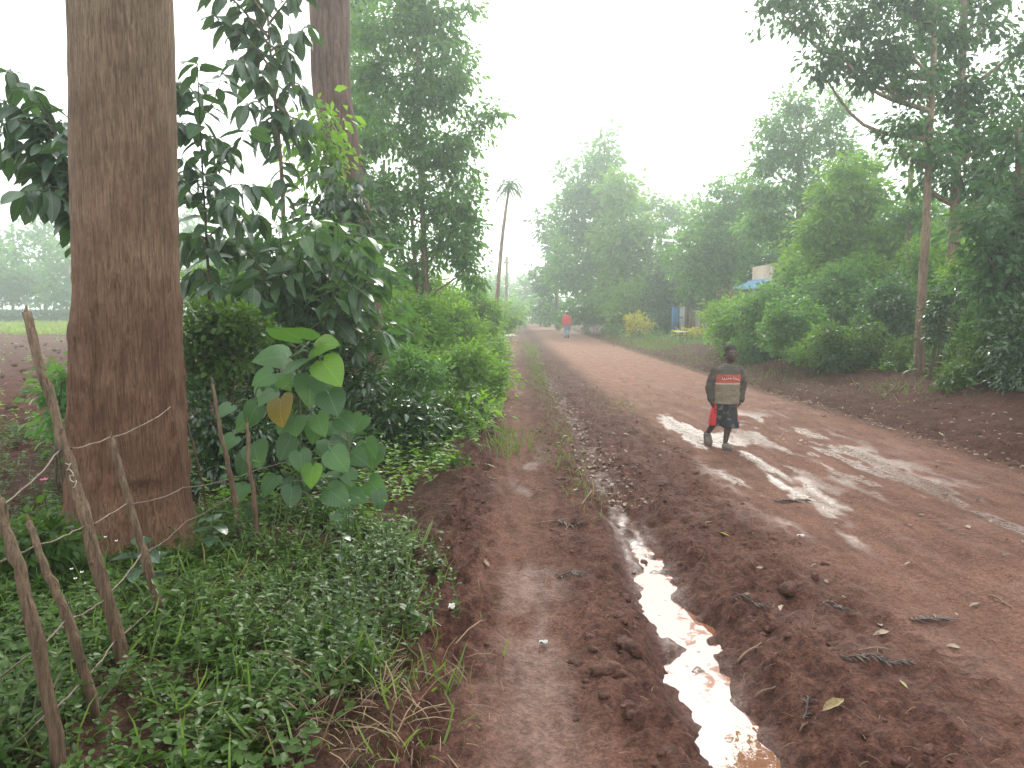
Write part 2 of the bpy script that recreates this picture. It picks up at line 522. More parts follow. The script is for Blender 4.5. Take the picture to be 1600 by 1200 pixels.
M['litter'] = leaf_mat("dry_leaf_litter", (0.09, 0.05, 0.032), (0.27, 0.21, 0.155), (0.25, 0.18, 0.12), 0.1, 0.7)


def water_mat():
    m, N, L, out = new_mat("muddy_water")
    geo = N.new("ShaderNodeNewGeometry")
    d = N.new("ShaderNodeBsdfDiffuse"); d.inputs[0].default_value = (0.22, 0.085, 0.045, 1)
    g = N.new("ShaderNodeBsdfGlossy"); g.inputs[0].default_value = (0.93, 0.90, 0.90, 1); g.inputs[1].default_value = 0.015
    L.new(bump(N, L, noise(N, L, 16, 2, 0.5, geo.outputs["Position"]), 0.03, 0.01), g.inputs["Normal"])
    # dark reflections put in as patches: mirror turned down, orange mud shows
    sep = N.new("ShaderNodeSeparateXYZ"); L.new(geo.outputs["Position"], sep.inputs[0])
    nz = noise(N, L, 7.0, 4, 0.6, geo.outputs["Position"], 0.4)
    dim_mirror = ramp(N, L, nz, [(0.58, 0.0), (0.63, 1.0)])
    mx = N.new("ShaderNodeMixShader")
    L.new(math_n(N, L, 'SUBTRACT', 0.34, math_n(N, L, 'MULTIPLY', dim_mirror, 0.24)), mx.inputs[0])
    L.new(d.outputs[0], mx.inputs[1]); L.new(g.outputs[0], mx.inputs[2])
    L.new(mx.outputs[0], out.inputs[0])
    return m


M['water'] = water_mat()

# ------------------------------------------------------------------ the ground: one cross-section swept along the road
PX = [-130, -6, -4.5, -3, -1.5, -1.05, -0.55, -0.2, 0.15, 0.45, 0.63, 0.74, 0.84, 0.96, 1.06, 1.2, 1.6, 2.4, 3.0, 3.75, 4.5, 5.2, 5.42, 5.58, 6.4, 7.2, 8.5, 14, 130]
PZ = [.10, .10, .12, .15, .13, .04, .10, .085, .05, .085, .075, -.06, -.12, -.125, -.05, .045, .065, .025, .055, .022, .03, .00, .01, .13, .28, .46, .56, .70, .9]
RX = [-130, -6, -3, -1, -0.6, -0.3, 0.0, 0.3, 0.5, 0.66, 0.8, 1.0, 1.15, 1.8, 2.2, 2.7, 3.0, 3.4, 3.9, 4.6, 5.2, 5.6, 7.0, 8.0, 130]
RA = [.16, .16, .06, .08, .15, .13, .03, .03, .07, .06, .055, .06, .085, .065, .022, .014, .03, .018, .014, .025, .03, .08, .12, .1, .1]


def sstep(a, b, x):
    t = np.clip((np.asarray(x, float) - a) / (b - a), 0, 1)
    return t * t * (3 - 2 * t)


def wet_map(x, y):
    """standing water film in the wheel tracks, on the trodden path and in the ditch"""
    s1 = fbm(x * 2.6, y * 0.75, 61, 4); s2 = fbm(x * 8, y * 2.2, 67, 3)
    tr = np.exp(-((x - 2.42 - 0.02 * (y - 7)) / 0.34) ** 2) + 0.95 * np.exp(-((x - 3.65) / 0.46) ** 2)
    far = sstep(4.6, 5.8, y) * (1 - sstep(9.5, 13, y))
    w = 1.9 * tr * far * sstep(0.50, 0.585, s1 * 0.6 + s2 * 0.4)
    w = w + 0.36 * np.exp(-((x - 0.1) / 0.24) ** 2) * sstep(0.50, 0.64, s1) * (1 - sstep(12, 18, y))
    w = w + 1.0 * np.exp(-((x - 0.88) / 0.13) ** 2) * (1 - 0.8 * sstep(5, 8, y)) * sstep(.3, .6, s2 + .25 * (1 - sstep(4, 6, y))) * (1 - sstep(14, 22, y))
    w = w + 0.12 * sstep(0.56, 0.70, s2) * sstep(1.0, 1.4, x) * (1 - sstep(4.8, 5.4, x)) * (1 - sstep(14, 25, y))
    return np.clip(w, 0, 1), np.clip(tr * far, 0, 1) * sstep(0.48, 0.58, s1 * 0.6 + s2 * 0.4)


def ground_z(x, y):
    x = np.asarray(x, float); y = np.asarray(y, float)
    xw = x + (fbm(y * 0.55, y * 0 + 3.3, 5, 3) - 0.5) * 0.16 + (fbm(x * 3.1, y * 3.1, 6, 3) - 0.5) * 0.13
    z = np.interp(xw, PX, PZ)
    # the ditch runs shallower with distance
    d = 1 - sstep(3.6, 6.2, y) * 0.42 - sstep(6, 10, y) * 0.35
    z = np.where((xw > 0.63) & (xw < 1.2), np.interp(xw, [0.63, 1.2], [.06, .045]) * (1 - d) + z * d, z)
    # by the gate the bank is low
    g = sstep(27, 34, y) * (1 - sstep(52, 60, y))
    z = np.where(x > 5.2, z * (1 - 0.55 * g * sstep(5.2, 6, x)), z)
    z = z + 0.012 * np.clip(y - 30, 0, 60) * sstep(-6, -14, x)
    # the land climbs a little ahead
    z = z + 0.0035 * np.clip(y - 30, 0, 60)
    film = wet_map(x, y)[1]
    a = np.interp(x, RX, RA) * (1 - 0.5 * sstep(12, 60, y)) * (1 - 0.8 * film)
    n = fbm(x * 3.3, y * 3.3, 21, 3) - 0.5
    nf = (fbm(x * 11, y * 8, 31, 3) - 0.5) * (1 - 0.85 * sstep(10, 25, y))
    cl = np.clip(vnoise(x * 17, y * 15, 41) - 0.55, 0, 1) * (1 - sstep(6, 14, y))
    rdg = (0.5 - np.abs(fbm(x * 6.5, y * 5.0, 45, 3) - 0.5) * 2.0) * (1 - 0.7 * sstep(9, 20, y))
    lump = np.clip(fbm(x * 14, y * 12, 47, 2) - 0.5, 0, 1) * 2.2 * (1 - sstep(7, 15, y))
    z = z + a * (n * 1.1 + nf * 1.15 + cl * 0.7 + rdg * 0.55 + lump * 0.6)
    for k_ in range(16):
        fy = 2.35 + k_ * 0.36; fx = 0.10 + (0.11 if k_ % 2 else -0.08) + 0.05 * math.sin(k_ * 2.1)
        z = z - 0.020 * np.exp(-(((x - fx) / 0.045) ** 2) ** 2 - (((y - fy) / 0.115) ** 2) ** 2) + 0.008 * np.exp(-((np.hypot((x - fx) / 0.06, (y - fy) / 0.14) - 1.05) / 0.16) ** 2)
    # tyre grooves, long and shallow
    rd = sstep(1.5, 2.2, x) * (1 - sstep(4.9, 5.2, x))
    z = z + rd * (fbm(x * 9, y * 0.5, 51, 3) - 0.5) * 0.03 * (1 - 0.6 * sstep(15, 40, y)) * (1 - 0.7 * film)
    return z


# a few footprints pressed into the path
def gz(x, y): return float(ground_z(np.array([x]), np.array([y]))[0])


def hit(u, v):
    """ground point under a photo pixel"""
    ys = 1.3 * np.exp(np.linspace(0, math.log(150 / 1.3), 1500))
    a = (u - 800.0) / F; b = (600.0 - v) / F
    s = ys / (CT + b * ST)
    zr = CAMZ + (-ST + b * CT) * s
    zg = ground_z(a * s, ys)
    k = np.argmax(zr <= zg)
    return Vector((a * s[k], ys[k], zg[k]))


def cols(a, b, step): return np.linspace(a, b, max(2, int(round((b - a) / step)) + 1))


y0 = [-40, -20, -10, -5, -2, 0, 0.7, 1.3]
ys = []
y = 1.7
while y < 225:
    ys.append(y)
    y += max(0.017, 0.0078 * y)
YS = np.array(y0 + ys + [228.0])


def strip(name, xs, mat, wob=(0, 0)):
    X, Y = np.meshgrid(xs, YS)
    t = (X - xs[0]) / (xs[-1] - xs[0])
    off = (fbm(Y * 0.9, Y * 0 + 9.1, 77, 3) - 0.5)
    Z = ground_z(X, Y)
    n, m = X.shape
    V = np.stack([X, Y, Z], -1).reshape(-1, 3)
    i, j = np.meshgrid(np.arange(n - 1), np.arange(m - 1), indexing='ij')
    a = (i * m + j)
    fq = np.stack([a, a + 1, a + m + 1, a + m], -1).reshape(-1, 4)
    x = X.ravel(); yy = Y.ravel(); zz = Z.ravel()
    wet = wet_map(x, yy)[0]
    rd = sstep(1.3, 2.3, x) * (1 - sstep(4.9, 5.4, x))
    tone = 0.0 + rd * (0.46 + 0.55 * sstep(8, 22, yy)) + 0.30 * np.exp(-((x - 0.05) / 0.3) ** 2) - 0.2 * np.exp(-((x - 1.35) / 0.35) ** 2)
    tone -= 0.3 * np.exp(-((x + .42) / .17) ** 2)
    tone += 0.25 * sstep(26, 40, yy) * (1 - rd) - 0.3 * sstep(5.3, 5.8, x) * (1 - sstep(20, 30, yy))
    tread = (np.exp(-((x - 1.98 - .05 * np.sin(yy * .5)) / .11) ** 4) + np.exp(-((x - 3.25 - .06 * np.sin(yy * .4 + 1)) / .12) ** 4) + .8 * np.exp(-((x - 4.35 - .08 * np.sin(yy * .3)) / .12) ** 4)) * sstep(.42, .56, fbm(x * 1.5, yy * .5, 231, 2)) * (1 - sstep(9, 14, yy))
    me = mk_mesh(name, V, [fq], {"wet": wet, "tone": np.clip(tone, 0, 1), "tread": tread}, True)
    o = link(name, me, mat)
    tag(o, None, None, kind="structure")
    return o


far_l = -np.geomspace(5.0, 130, 84)[::-1]
field = strip("ploughed_field", far_l, M['field']); field["label"] = "ploughed red field beyond the barbed wire fence"
verge = strip("verge", np.concatenate([[-5.0], cols(-4.9, -0.45, 0.09)]), M['verge']); verge["label"] = "overgrown dark soil verge left of the footpath"
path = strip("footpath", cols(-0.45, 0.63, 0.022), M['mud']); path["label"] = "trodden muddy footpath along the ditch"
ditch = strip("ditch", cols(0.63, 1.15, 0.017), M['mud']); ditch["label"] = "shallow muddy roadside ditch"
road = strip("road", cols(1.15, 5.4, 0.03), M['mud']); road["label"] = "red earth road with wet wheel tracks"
bank = strip("bank", cols(5.4, 7.6, 0.055), M['bank']); bank["label"] = "raised dark red earth bank beyond the road"
right_ground = strip("ground", np.concatenate([[7.6], 7.6 + np.geomspace(0.15, 122, 46)]), M['verge']); right_ground["label"] = "shaded ground under the trees beyond the bank"

# standing water in the ditch
wx = np.linspace(0.5, 1.35, 12); wy = np.linspace(1.3, 7.4, 60)
WX, WY = np.meshgrid(wx, wy)
WV = np.stack([WX, WY, np.full_like(WX, -0.062)], -1).reshape(-1, 3)
ii, jj = np.meshgrid(np.arange(59), np.arange(11), indexing='ij')
aa = ii * 12 + jj
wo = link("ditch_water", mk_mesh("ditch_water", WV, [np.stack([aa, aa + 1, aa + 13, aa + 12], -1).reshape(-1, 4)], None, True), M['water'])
tag(wo, "muddy rainwater standing in the ditch, mirroring the white sky", None, kind="structure")

# yellow-green field grass strip beyond the ploughed land
V = []; n = 9000
gx = rng.uniform(-58, -9, n); gy = rng.uniform(45, 69, n)
mb = MB()
D = np.stack([rng.normal(0, .5, n), rng.normal(0, .5, n), np.ones(n)], -1)
mb.leaves(np.stack([gx, gy, ground_z(gx, gy)], -1), D, rng.normal(0, 1, (n, 3)), rng.uniform(.2, .45, n), T_BLADE, W=8.0)
o = link("field_grass", mb.mesh("field_grass"), leaf_mat("yellow_green_field_grass", (0.18, 0.27, 0.03), (0.28, 0.38, 0.05), (0.32, 0.46, 0.04), 0.4, 0.6))
tag(o, "strip of bright yellow-green grass at the far end of the field", None, kind="stuff")

# ------------------------------------------------------------------ plants: shared makers
def ell(n, shell=0.5):
    d = rng.normal(0, 1, (n, 3)); d /= np.linalg.norm(d, axis=1, keepdims=True) + 1e-9
    return d * (rng.random(n) ** shell)[:, None]


DENS = 2.1


def fill_blobs(mb, blobs, L, cov, tmpl, droop=0.35, twig=None, tw_r=0.006, loose=1.0, flat=0.75):
    """blobs: (centre, rx, ry, rz). Leaves in many small clumps, so gaps stay between them."""
    for c, rx, ry, rz in blobs:
        c = np.asarray(tuple(c))
        area = math.pi * rx * rz
        n = max(20, int(DENS * cov * area / (0.3 * L * L)))
        k = max(6, n // 34)
        dd = ell(k, 0.42)
        un = dd / (np.linalg.norm(dd, axis=1, keepdims=True) + 1e-6); sd = rng.uniform(0, 50)
        dd = dd * (0.62 + 0.75 * vnoise(un[:, 0] * 2.2 + sd, un[:, 2] * 2.2 + un[:, 1] * 1.5 + sd, 5))[:, None]
        stray = rng.random(k) < 0.12
        dd = np.where(stray[:, None], dd * rng.uniform(1.15, 1.6, (k, 1)), dd)
        cc = dd * np.array([rx, ry, rz]) + c
        cr = np.clip(0.17 * min(rx, rz) * loose, 1.2 * L, 4.0 * L) * rng.uniform(0.7, 1.35, k)
        idx = rng.integers(0, k, n)
        off = rng.normal(0, 1, (n, 3)) * np.array([1, 1, flat])
        P = cc[idx] + off * cr[idx][:, None] * 0.75
        outw = cc[idx] - c; outw /= np.linalg.norm(outw, axis=1, keepdims=True) + 1e-6
        D = off * 0.7 + outw * 0.5 + rng.normal(0, .45, (n, 3)); D[:, 2] -= droop * 1.3
        N = rng.normal(0, .55, (n, 3)) + outw * 0.3; N[:, 2] += 0.8
        rnd = np.clip(np.repeat(rng.random(k)[None], 1, 0)[0][idx] * 0.65 + rng.random(n) * 0.35, 0, 1)
        mb.leaves(P, D, N, L * rng.uniform(0.5, 1.4, n), tmpl, rnd)
        if twig is not None:
            for q in range(0, k, 2):
                mid = c * 0.5 + cc[q] * 0.5 + np.array([0, 0, -0.06 * rz])
                twig.tube([c * 0.8 + cc[q] * 0.2, mid, cc[q]], [tw_r * 1.6, tw_r, tw_r * 0.5], 3, False)


def px_blobs(bl, Y):
    out = []
    for b in bl:
        u, v, ru, rv = b[:4]
        dY = b[4] if len(b) > 4 else 0.0
        yy = Y + dY
        m = yy / F
        rx = ru * m; rz = rv * m
        out.append((at(u, v, yy), rx, (rx * rz) ** 0.5 * 0.9, rz))
    return out


def curve_pts(pts, n=10):
    """smooth polyline through points (Catmull-Rom)"""
    p = [np.asarray(tuple(q), float) for q in pts]
    if len(p) == 2: return np.array([p[0] + (p[1] - p[0]) * t for t in np.linspace(0, 1, n)])
    p = [2 * p[0] - p[1]] + p + [2 * p[-1] - p[-2]]
    out = []
    for i in range(1, len(p) - 2):
        for t in np.linspace(0, 1, n, endpoint=False):
            out.append(0.5 * ((2 * p[i]) + (-p[i - 1] + p[i + 1]) * t + (2 * p[i - 1] - 5 * p[i] + 4 * p[i + 1] - p[i + 2]) * t * t + (-p[i - 1] + 3 * p[i] - 3 * p[i + 1] + p[i + 2]) * t ** 3))
    out.append(p[-2])
    return np.array(out)


def tree(name, label, trunk, blobs, Y, L, cov, leaf, bark='bark_pale', cat="tree", group=None, tmpl=T_MID, droop=0.35, loose=1.0, extra_trunks=(), limb_w=0.35, flat=0.75):
    """trunk: list of (u, v, width_px); foliage masses as pixel ellipses; everything stands at distance Y"""
    tp = [at(u, v, Y) for u, v, w in trunk]
    base = Vector((tp[0].x, Y, gz(tp[0].x, Y)))
    if tp[0].z > base.z + 0.02:
        tp.insert(0, Vector((tp[0].x, Y, base.z - 0.15))); ws = [trunk[0][2] * 1.15] + [t[2] for t in trunk]
    else:
        ws = [t[2] for t in trunk]
    root = empty(name, base, label, cat, group)
    cp = curve_pts(tp, 7)
    rr = np.interp(np.linspace(0, 1, len(cp)), np.linspace(0, 1, len(ws)), ws) * Y / F / 2
    cp = cp + np.stack([(fbm(cp[:, 2] * 0.8, cp[:, 2] * 0 + len(name), 3, 2) - 0.5) * rr * 0.35, 0 * rr, 0 * rr], -1)
    tb = MB()
    tb.tube(cp, rr, 12, True, wob=0.25)
    for ex in extra_trunks:
        ep = curve_pts([at(u, v, Y) for u, v, w in ex], 6)
        tb.tube(ep, np.linspace(ex[0][2], ex[-1][2], len(ep)) * Y / F / 2, 9, True, wob=0.2)
    bl = px_blobs(blobs, Y)
    # limbs rise from the trunk to each foliage mass
    for c, rx, ry, rz in bl:
        c = np.asarray(tuple(c))
        zt = c[2] - 0.55 * abs(c[0] - np.interp(c[2], cp[:, 2], cp[:, 0])) - 0.3 * rz
        i = int(np.argmin(np.abs(cp[:, 2] - zt)))
        s = cp[i]; ln = np.linalg.norm(c - s)
        if ln < 0.15: continue
        mid = s * 0.5 + c * 0.5 + np.array([0, 0, -0.08 * ln]) + rng.normal(0, 0.05 * ln, 3)
        lp = curve_pts([s, mid, c], 4)
        r0 = max(rr[i] * 0.55, 0.012) * limb_w / 0.35
        tb.tube(lp, np.linspace(r0, r0 * 0.3, len(lp)), 6, False)
    lb = MB()
    fill_blobs(lb, bl, L, cov, T_FAR if Y > 12 and tmpl is T_MID else tmpl, droop, tb, max(0.006, L * 0.035), loose, flat)
    link("trunk", tb.mesh("trunk", True, base), M[bark], root)
    link("crown", lb.mesh("crown", False, base), M[leaf], root)
    return root


def shrub(name, label, u, v, Y, blobs, L, cov, leaf, cat="shrub", group=None, tmpl=T_MID, droop=0.3, stems=5, loose=1.0, stem_mat='twig', flat=0.8):
    """foliage masses on a handful of stems; (u, v) only tells where the foot is, Y how far"""
    x = (u - 800) / F * Y
    base = Vector((x, Y, gz(x, Y)))
    root = empty(name, base, label, cat, group)
    bl = px_blobs(blobs, Y)
    sb = MB(); lb = MB()
    for i in range(max(stems, len(bl))):
        c, rx, ry, rz = bl[i % len(bl)]
        c = np.asarray(tuple(c)) + (ell(1)[0] * np.array([rx, ry, rz]) * 0.5 if i >= len(bl) else 0)
        s = np.array([base.x + rng.normal(0, .06), base.y + rng.normal(0, .06), base.z - 0.03])
        mid = s * 0.45 + c * 0.55; mid[2] += 0.12 * (c[2] - s[2])
        r = 0.010 + 0.0035 * np.linalg.norm(c - s)
        lp = curve_pts([s, mid, c], 4)
        sb.tube(lp, np.linspace(r, r * 0.4, len(lp)), 5, False)
    fill_blobs(lb, bl, L, cov, T_FAR if Y > 12 else tmpl, droop, sb, max(0.003, L * 0.03), loose, flat)
    link("stem", sb.mesh("stem", True, base), M[stem_mat], root)
    link("foliage", lb.mesh("foliage", False, base), M[leaf], root)
    return root


# ------------------------------------------------------------------ large trees, left side
def big_trunk():
    Y = 4.62
    key = [(905, 207, 192), (860, 207, 182), (780, 206, 168), (700, 203, 163), (600, 199, 158), (400, 197, 150), (200, 194, 145), (0, 190, 142)]
    pts = [at(u, v, Y) for v, u, w in key]
    zs = np.array([p.z for p in pts]); xs = np.array([p.x for p in pts]); ws = np.array([w * Y / F / 2 for _, _, w in key])
    bx, bz = float(xs[0]), gz(float(xs[0]), Y)
    base = Vector((bx, Y, bz))
    ztop = 9.5
    nz, ns = 250, 120
    Z = np.concatenate([np.linspace(bz - 0.25, 3.9, nz - 40), np.linspace(3.95, ztop, 40)])
    A = np.arange(ns) / ns * 2 * math.pi
    ZZ, AA = np.meshgrid(Z, A, indexing='ij')
    cx = np.interp(ZZ, zs, xs); cx = np.where(ZZ > zs[-1], xs[-1] + (ZZ - zs[-1]) * -0.012, cx)
    r = np.interp(ZZ, zs, ws); r = np.where(ZZ > zs[-1], ws[-1] - (ZZ - zs[-1]) * 0.018, r)
    h = ZZ - bz
    r = r * (1 + 0.24 * np.exp(-np.clip(h, 0, 9) / 0.20) * (0.75 + 0.6 * np.cos(AA * 5 + 1.3)))
    ca, sa = np.cos(AA), np.sin(AA)
    # fluting, a vertical fold and an old healed scar low on the side that faces the road
    low = 1 - sstep(1.2, 2.4, h)
    fold = np.exp(-((AA - 4.62 - 0.04 * np.sin(h * 4)) / 0.085) ** 2) * sstep(0.25, .6, h) * (1 - sstep(1.35, 1.9, h))
    r = r - 0.03 * fold
    fold2 = np.exp(-((AA - 5.12) / 0.07) ** 2) * sstep(0.7, .85, h) * (1 - sstep(1.15, 1.35, h))
    r = r - 0.022 * fold2
    bul = np.exp(-((AA - 4.88) / 0.13) ** 2 - ((h - 0.98) / 0.26) ** 2)
    r = r + 0.026 * bul
    knob = np.exp(-((AA - 4.93) / 0.09) ** 2 - ((h - 1.62) / 0.07) ** 2)
    r = r + 0.014 * knob
    lip = np.exp(-((AA - 5.25) / 0.35) ** 2) * (np.exp(-((h - 0.47) / 0.035) ** 2) * 0.014 - np.exp(-((h - 0.40) / 0.04) ** 2) * 0.016)
    r = r + lip
    r = r + (fbm(ca * 2.2 + 5, ZZ * 1.1 + sa * 2.2, 91, 3) - 0.5) * (0.03 + 0.035 * low)
    fib = fbm(AA * 13.0 + (fbm(ZZ * 1.6, AA * 2, 95, 2) - .5) * 3.0, ZZ * 2.6, 93, 4)
    wrap = np.minimum(AA, 2 * math.pi - AA); fw = sstep(0.0, 0.25, wrap)
    r = r + (np.abs(fib - 0.5) * 2 - 0.4) * (0.010 + 0.010 * low) * fw
    flake = np.clip(fbm(AA * 9, ZZ * 6.5, 97, 3) - 0.56, 0, 1) * 0.07 * low * fw
    r = r + flake
    V = np.stack([cx + r * ca, Y + r * sa, ZZ], -1).reshape(-1, 3) - np.array([bx, Y, bz])
    i, j = np.meshgrid(np.arange(nz - 1), np.arange(ns), indexing='ij')
    a = i * ns + j; b = i * ns + (j + 1) % ns
    f = np.stack([a, b, b + ns, a + ns], -1).reshape(-1, 4)
    root = empty("tree", base, "huge reddish-brown bark trunk standing by the leaning fence posts", "tree")
    link("trunk", mk_mesh("trunk", V, [f], None, True), M['bark'], root)
    # crown far above the frame
    tb = MB(); lb = MB()
    top = np.array([xs[-1] - 0.07, Y, ztop - 0.1])
    bl = []
    for k in range(7):
        az = k * 2.4
        c = top + np.array([math.cos(az) * 1.9 - 0.6, math.sin(az) * 1.7, 1.2 + 0.5 * (k % 3)])
        tb.tube(curve_pts([top - [0, 0, 0.6], (top + c) / 2 + [0, 0, .1], c], 4), np.linspace(.09, .03, 9), 7, False)
        bl.append((c, 1.1, 1.1, 0.8))
    fill_blobs(lb, bl, 0.22, 1.5, T_FAR, 0.4, tb, .008)
    link("limb", tb.mesh("limb", True, base), M['bark'], root)
    link("crown", lb.mesh("crown", False, base), M['leaf_tree'], root)


big_trunk()

tree("tree", "tall straight purple-brown trunk rising behind the large-leaved bush",
     [(585, 690, 74), (566, 500, 64), (547, 350, 59), (528, 200, 59), (510, 0, 60), (500, -150, 52), (490, -420, 40)],
     [(430, -330, 90, 60), (520, -390, 90, 70), (600, -320, 80, 60), (500, -300, 80, 50)], 11.0, 0.22, 2.0, 'leaf_tree', 'bark2', droop=0.5)

tree("tree", "big leafy tree with several thin pale trunks above the left hedge",
     [(668, 560, 11), (665, 450, 10), (660, 330, 9), (655, 180, 7), (650, 40, 5), (645, -60, 3)],
     [(600, 50, 62, 55), (672, 30, 70, 45), (700, 100, 52, 48), (628, 135, 70, 45), (578, 130, 36, 55), (690, 165, 48, 35), (600, 215, 60, 42),
      (665, 235, 62, 40), (718, 250, 36, 42), (640, 300, 60, 42), (700, 315, 46, 40), (590, 300, 38, 36), (612, 375, 50, 42), (690, 385, 55, 40),
      (728, 350, 24, 55), (735, 420, 20, 38), (640, 425, 40, 30), (776, 178, 30, 13), (745, 205, 24, 16), (655, -40, 80, 40)],
     18.0, 0.15, 2.1, 'leaf_tree', 'bark_pale', droop=0.75,
     extra_trunks=[[(655, 560, 9), (650, 430, 8), (640, 300, 5)], [(592, 560, 8), (596, 420, 7), (600, 250, 4)]], limb_w=0.3)

tree("tree", "dim feathery tree partly hidden behind the straight purple-brown trunk",
     [(575, 560, 9), (572, 350, 8), (565, 150, 6), (560, -20, 4)],
     [(560, 40, 40, 60), (575, 170, 40, 70), (560, 270, 34, 50), (545, -30, 50, 50), (580, 330, 36, 46)], 22.0, 0.2, 2.2, 'leaf_dark', droop=0.7)

# slender palm-like trunk with a tuft, and the bare pole beyond it
def tufted_palm():
    Y = 33.0
    pts = [at(u, v, Y) for u, v in [(768, 560), (771, 525), (778, 450), (784, 380), (790, 330), (796, 290)]]
    base = Vector((pts[0].x, Y, gz(pts[0].x, Y)))
    pts[0] = Vector((base.x, Y, base.z - 0.2))
    root = empty("palm_tree", base, "slender leaning bare trunk with a small leaf tuft on top beside the road", "palm tree")
    tb = MB(); cp = curve_pts(pts, 8)
    tb.tube(cp, np.linspace(0.115, 0.055, len(cp)), 10, True, wob=0.12)
    link("trunk", tb.mesh("trunk", True, base), M['bark_pale'], root)
    top = np.array(tuple(pts[-1]))
    for k in range(11):
        az = k * 2.399; up = 0.55 - 0.11 * k * 0.9
        L = 0.62 if k % 2 else 0.5
        rach = curve_pts([top, top + [math.cos(az) * L * .5, math.sin(az) * L * .5, up * L], top + [math.cos(az) * L, math.sin(az) * L, (up - .55) * L]], 5)
        lb = MB(); lb.tube(rach, np.linspace(0.018, 0.006, len(rach)), 4, False)
        n = len(rach); side = np.array([-math.sin(az), math.cos(az), 0])
        P = []; D = []
        for i in range(1, n):
            for s in (-1, 1):
                P.append(rach[i]); D.append(side * s * 0.8 + (rach[i] - rach[i - 1]) / np.linalg.norm(rach[i] - rach[i - 1]) * .6 + [0, 0, -.35])
        lb.leaves(np.array(P), np.array(D), np.tile([0, 0, 1.0], (len(P), 1)) + rng.normal(0, .2, (len(P), 3)), 0.24, T_NARROW)
        link("frond", lb.mesh("frond", False, base), M['leaf_dark'], root)
    sp = MB(); sp.tube([top, top + [.02, 0, .3], top + [.05, 0, .75]], [.03, .02, .006], 5)
    link("spear_leaf", sp.mesh("spear_leaf", True, base), M['stem_green'], root)


tufted_palm()

Y = 62.0
p0 = at(790, 512, Y); p1 = at(792, 401, Y)
base = Vector((p0.x, Y, gz(p0.x, Y)))
mb = MB(); mb.tube([base - Vector((0, 0, .3)), (base + p1) / 2, p1], [.14, .12, .1], 10)
root = empty("utility_pole", base, "short grey wooden pole standing far off behind the leaning palm trunk", "pole")
link("pole", mb.mesh("pole", True, base), M['bark_pale'], root)
mb = MB(); mb.box(p1 + Vector((0, 0, -.5)), (0.5, .09, .09)); link("crossarm", mb.mesh("crossarm", False, base), M['stick'], root)

# ------------------------------------------------------------------ trees on the right and along the far road
FAR = "far trees along the road"
tree("tree", "tall pale rounded tree with a narrow top past the man in red",
     [(915, 515, 9), (925, 400, 8), (938, 260, 5)],
     [(940, 262, 34, 34), (905, 300, 36, 36), (950, 318, 42, 40), (890, 350, 34, 40), (935, 375, 48, 40), (900, 420, 46, 44), (955, 440, 46, 44), (945, 228, 12, 26)],
     56, 0.42, 3.0, 'leaf_tree', cat="tree", droop=0.3)
tree("tree", "broad pale tree in the grove just left of the yellow bush",
     [(975, 520, 8), (973, 430, 7), (970, 340, 5)],
     [(972, 300, 30, 30), (985, 350, 40, 40), (1000, 410, 42, 44), (970, 455, 46, 46), (1010, 470, 38, 34), (960, 390, 40, 40)],
     50, 0.38, 3.0, 'leaf_hedge')
tree("tree", "dark ragged tree with a side branch at the left edge of the grove",
     [(872, 515, 7), (868, 430, 6), (866, 360, 4)],
     [(852, 362, 17, 14), (868, 400, 22, 24), (850, 345, 12, 9), (862, 440, 26, 26), (880, 380, 22, 26), (862, 480, 26, 24)], 66, 0.42, 2.8, 'leaf_dark')
tree("tree", "flat-topped spreading tree fading in the haze beyond the gate",
     [(1030, 500, 7), (1030, 400, 6), (1035, 340, 4)],
     [(1035, 322, 42, 15), (1000, 318, 26, 14), (1060, 338, 26, 15), (1020, 350, 34, 16)], 62, 0.36, 2.6, 'leaf_hedge', flat=0.45)
tree("tree", "dark feathery tree with a thin leaning stem beside the blue roof",
     [(1135, 500, 8), (1142, 430, 7), (1152, 370, 5), (1160, 310, 4)],
     [(1115, 342, 40, 34), (1160, 312, 34, 30), (1095, 385, 36, 32), (1140, 390, 40, 34), (1075, 420, 38, 34), (1118, 430, 40, 28), (1165, 360, 34, 36), (1130, 300, 20, 18)],
     38, 0.25, 2.1, 'leaf_tree')
tree("tree", "tall hazy tree with an open ragged top behind the house roof",
     [(1255, 500, 13), (1250, 400, 11), (1248, 280, 8), (1250, 190, 5)],
     [(1245, 165, 34, 24), (1215, 200, 44, 30), (1290, 190, 26, 36), (1310, 165, 14, 26), (1195, 250, 38, 32), (1255, 240, 46, 34), (1320, 235, 32, 32), (1185, 300, 34, 26),
      (1240, 305, 48, 34), (1300, 290, 44, 34), (1345, 265, 22, 28), (1220, 365, 50, 36), (1280, 370, 44, 32), (1180, 345, 30, 30)],
     31, 0.22, 2.1, 'leaf_tree', 'bark_pale')
tree("tree", "light green bushy tree in front of the tall hazy tree",
     [(1340, 560, 11), (1340, 450, 10), (1338, 330, 6)],
     [(1330, 270, 34, 24), (1300, 310, 40, 30), (1360, 310, 42, 32), (1285, 360, 40, 34), (1340, 365, 52, 36), (1400, 360, 34, 34), (1265, 415, 46, 34), (1330, 425, 52, 36), (1395, 420, 44, 40), (1430, 395, 26, 34)],
     22, 0.17, 3.0, 'leaf_hedge', droop=0.4)
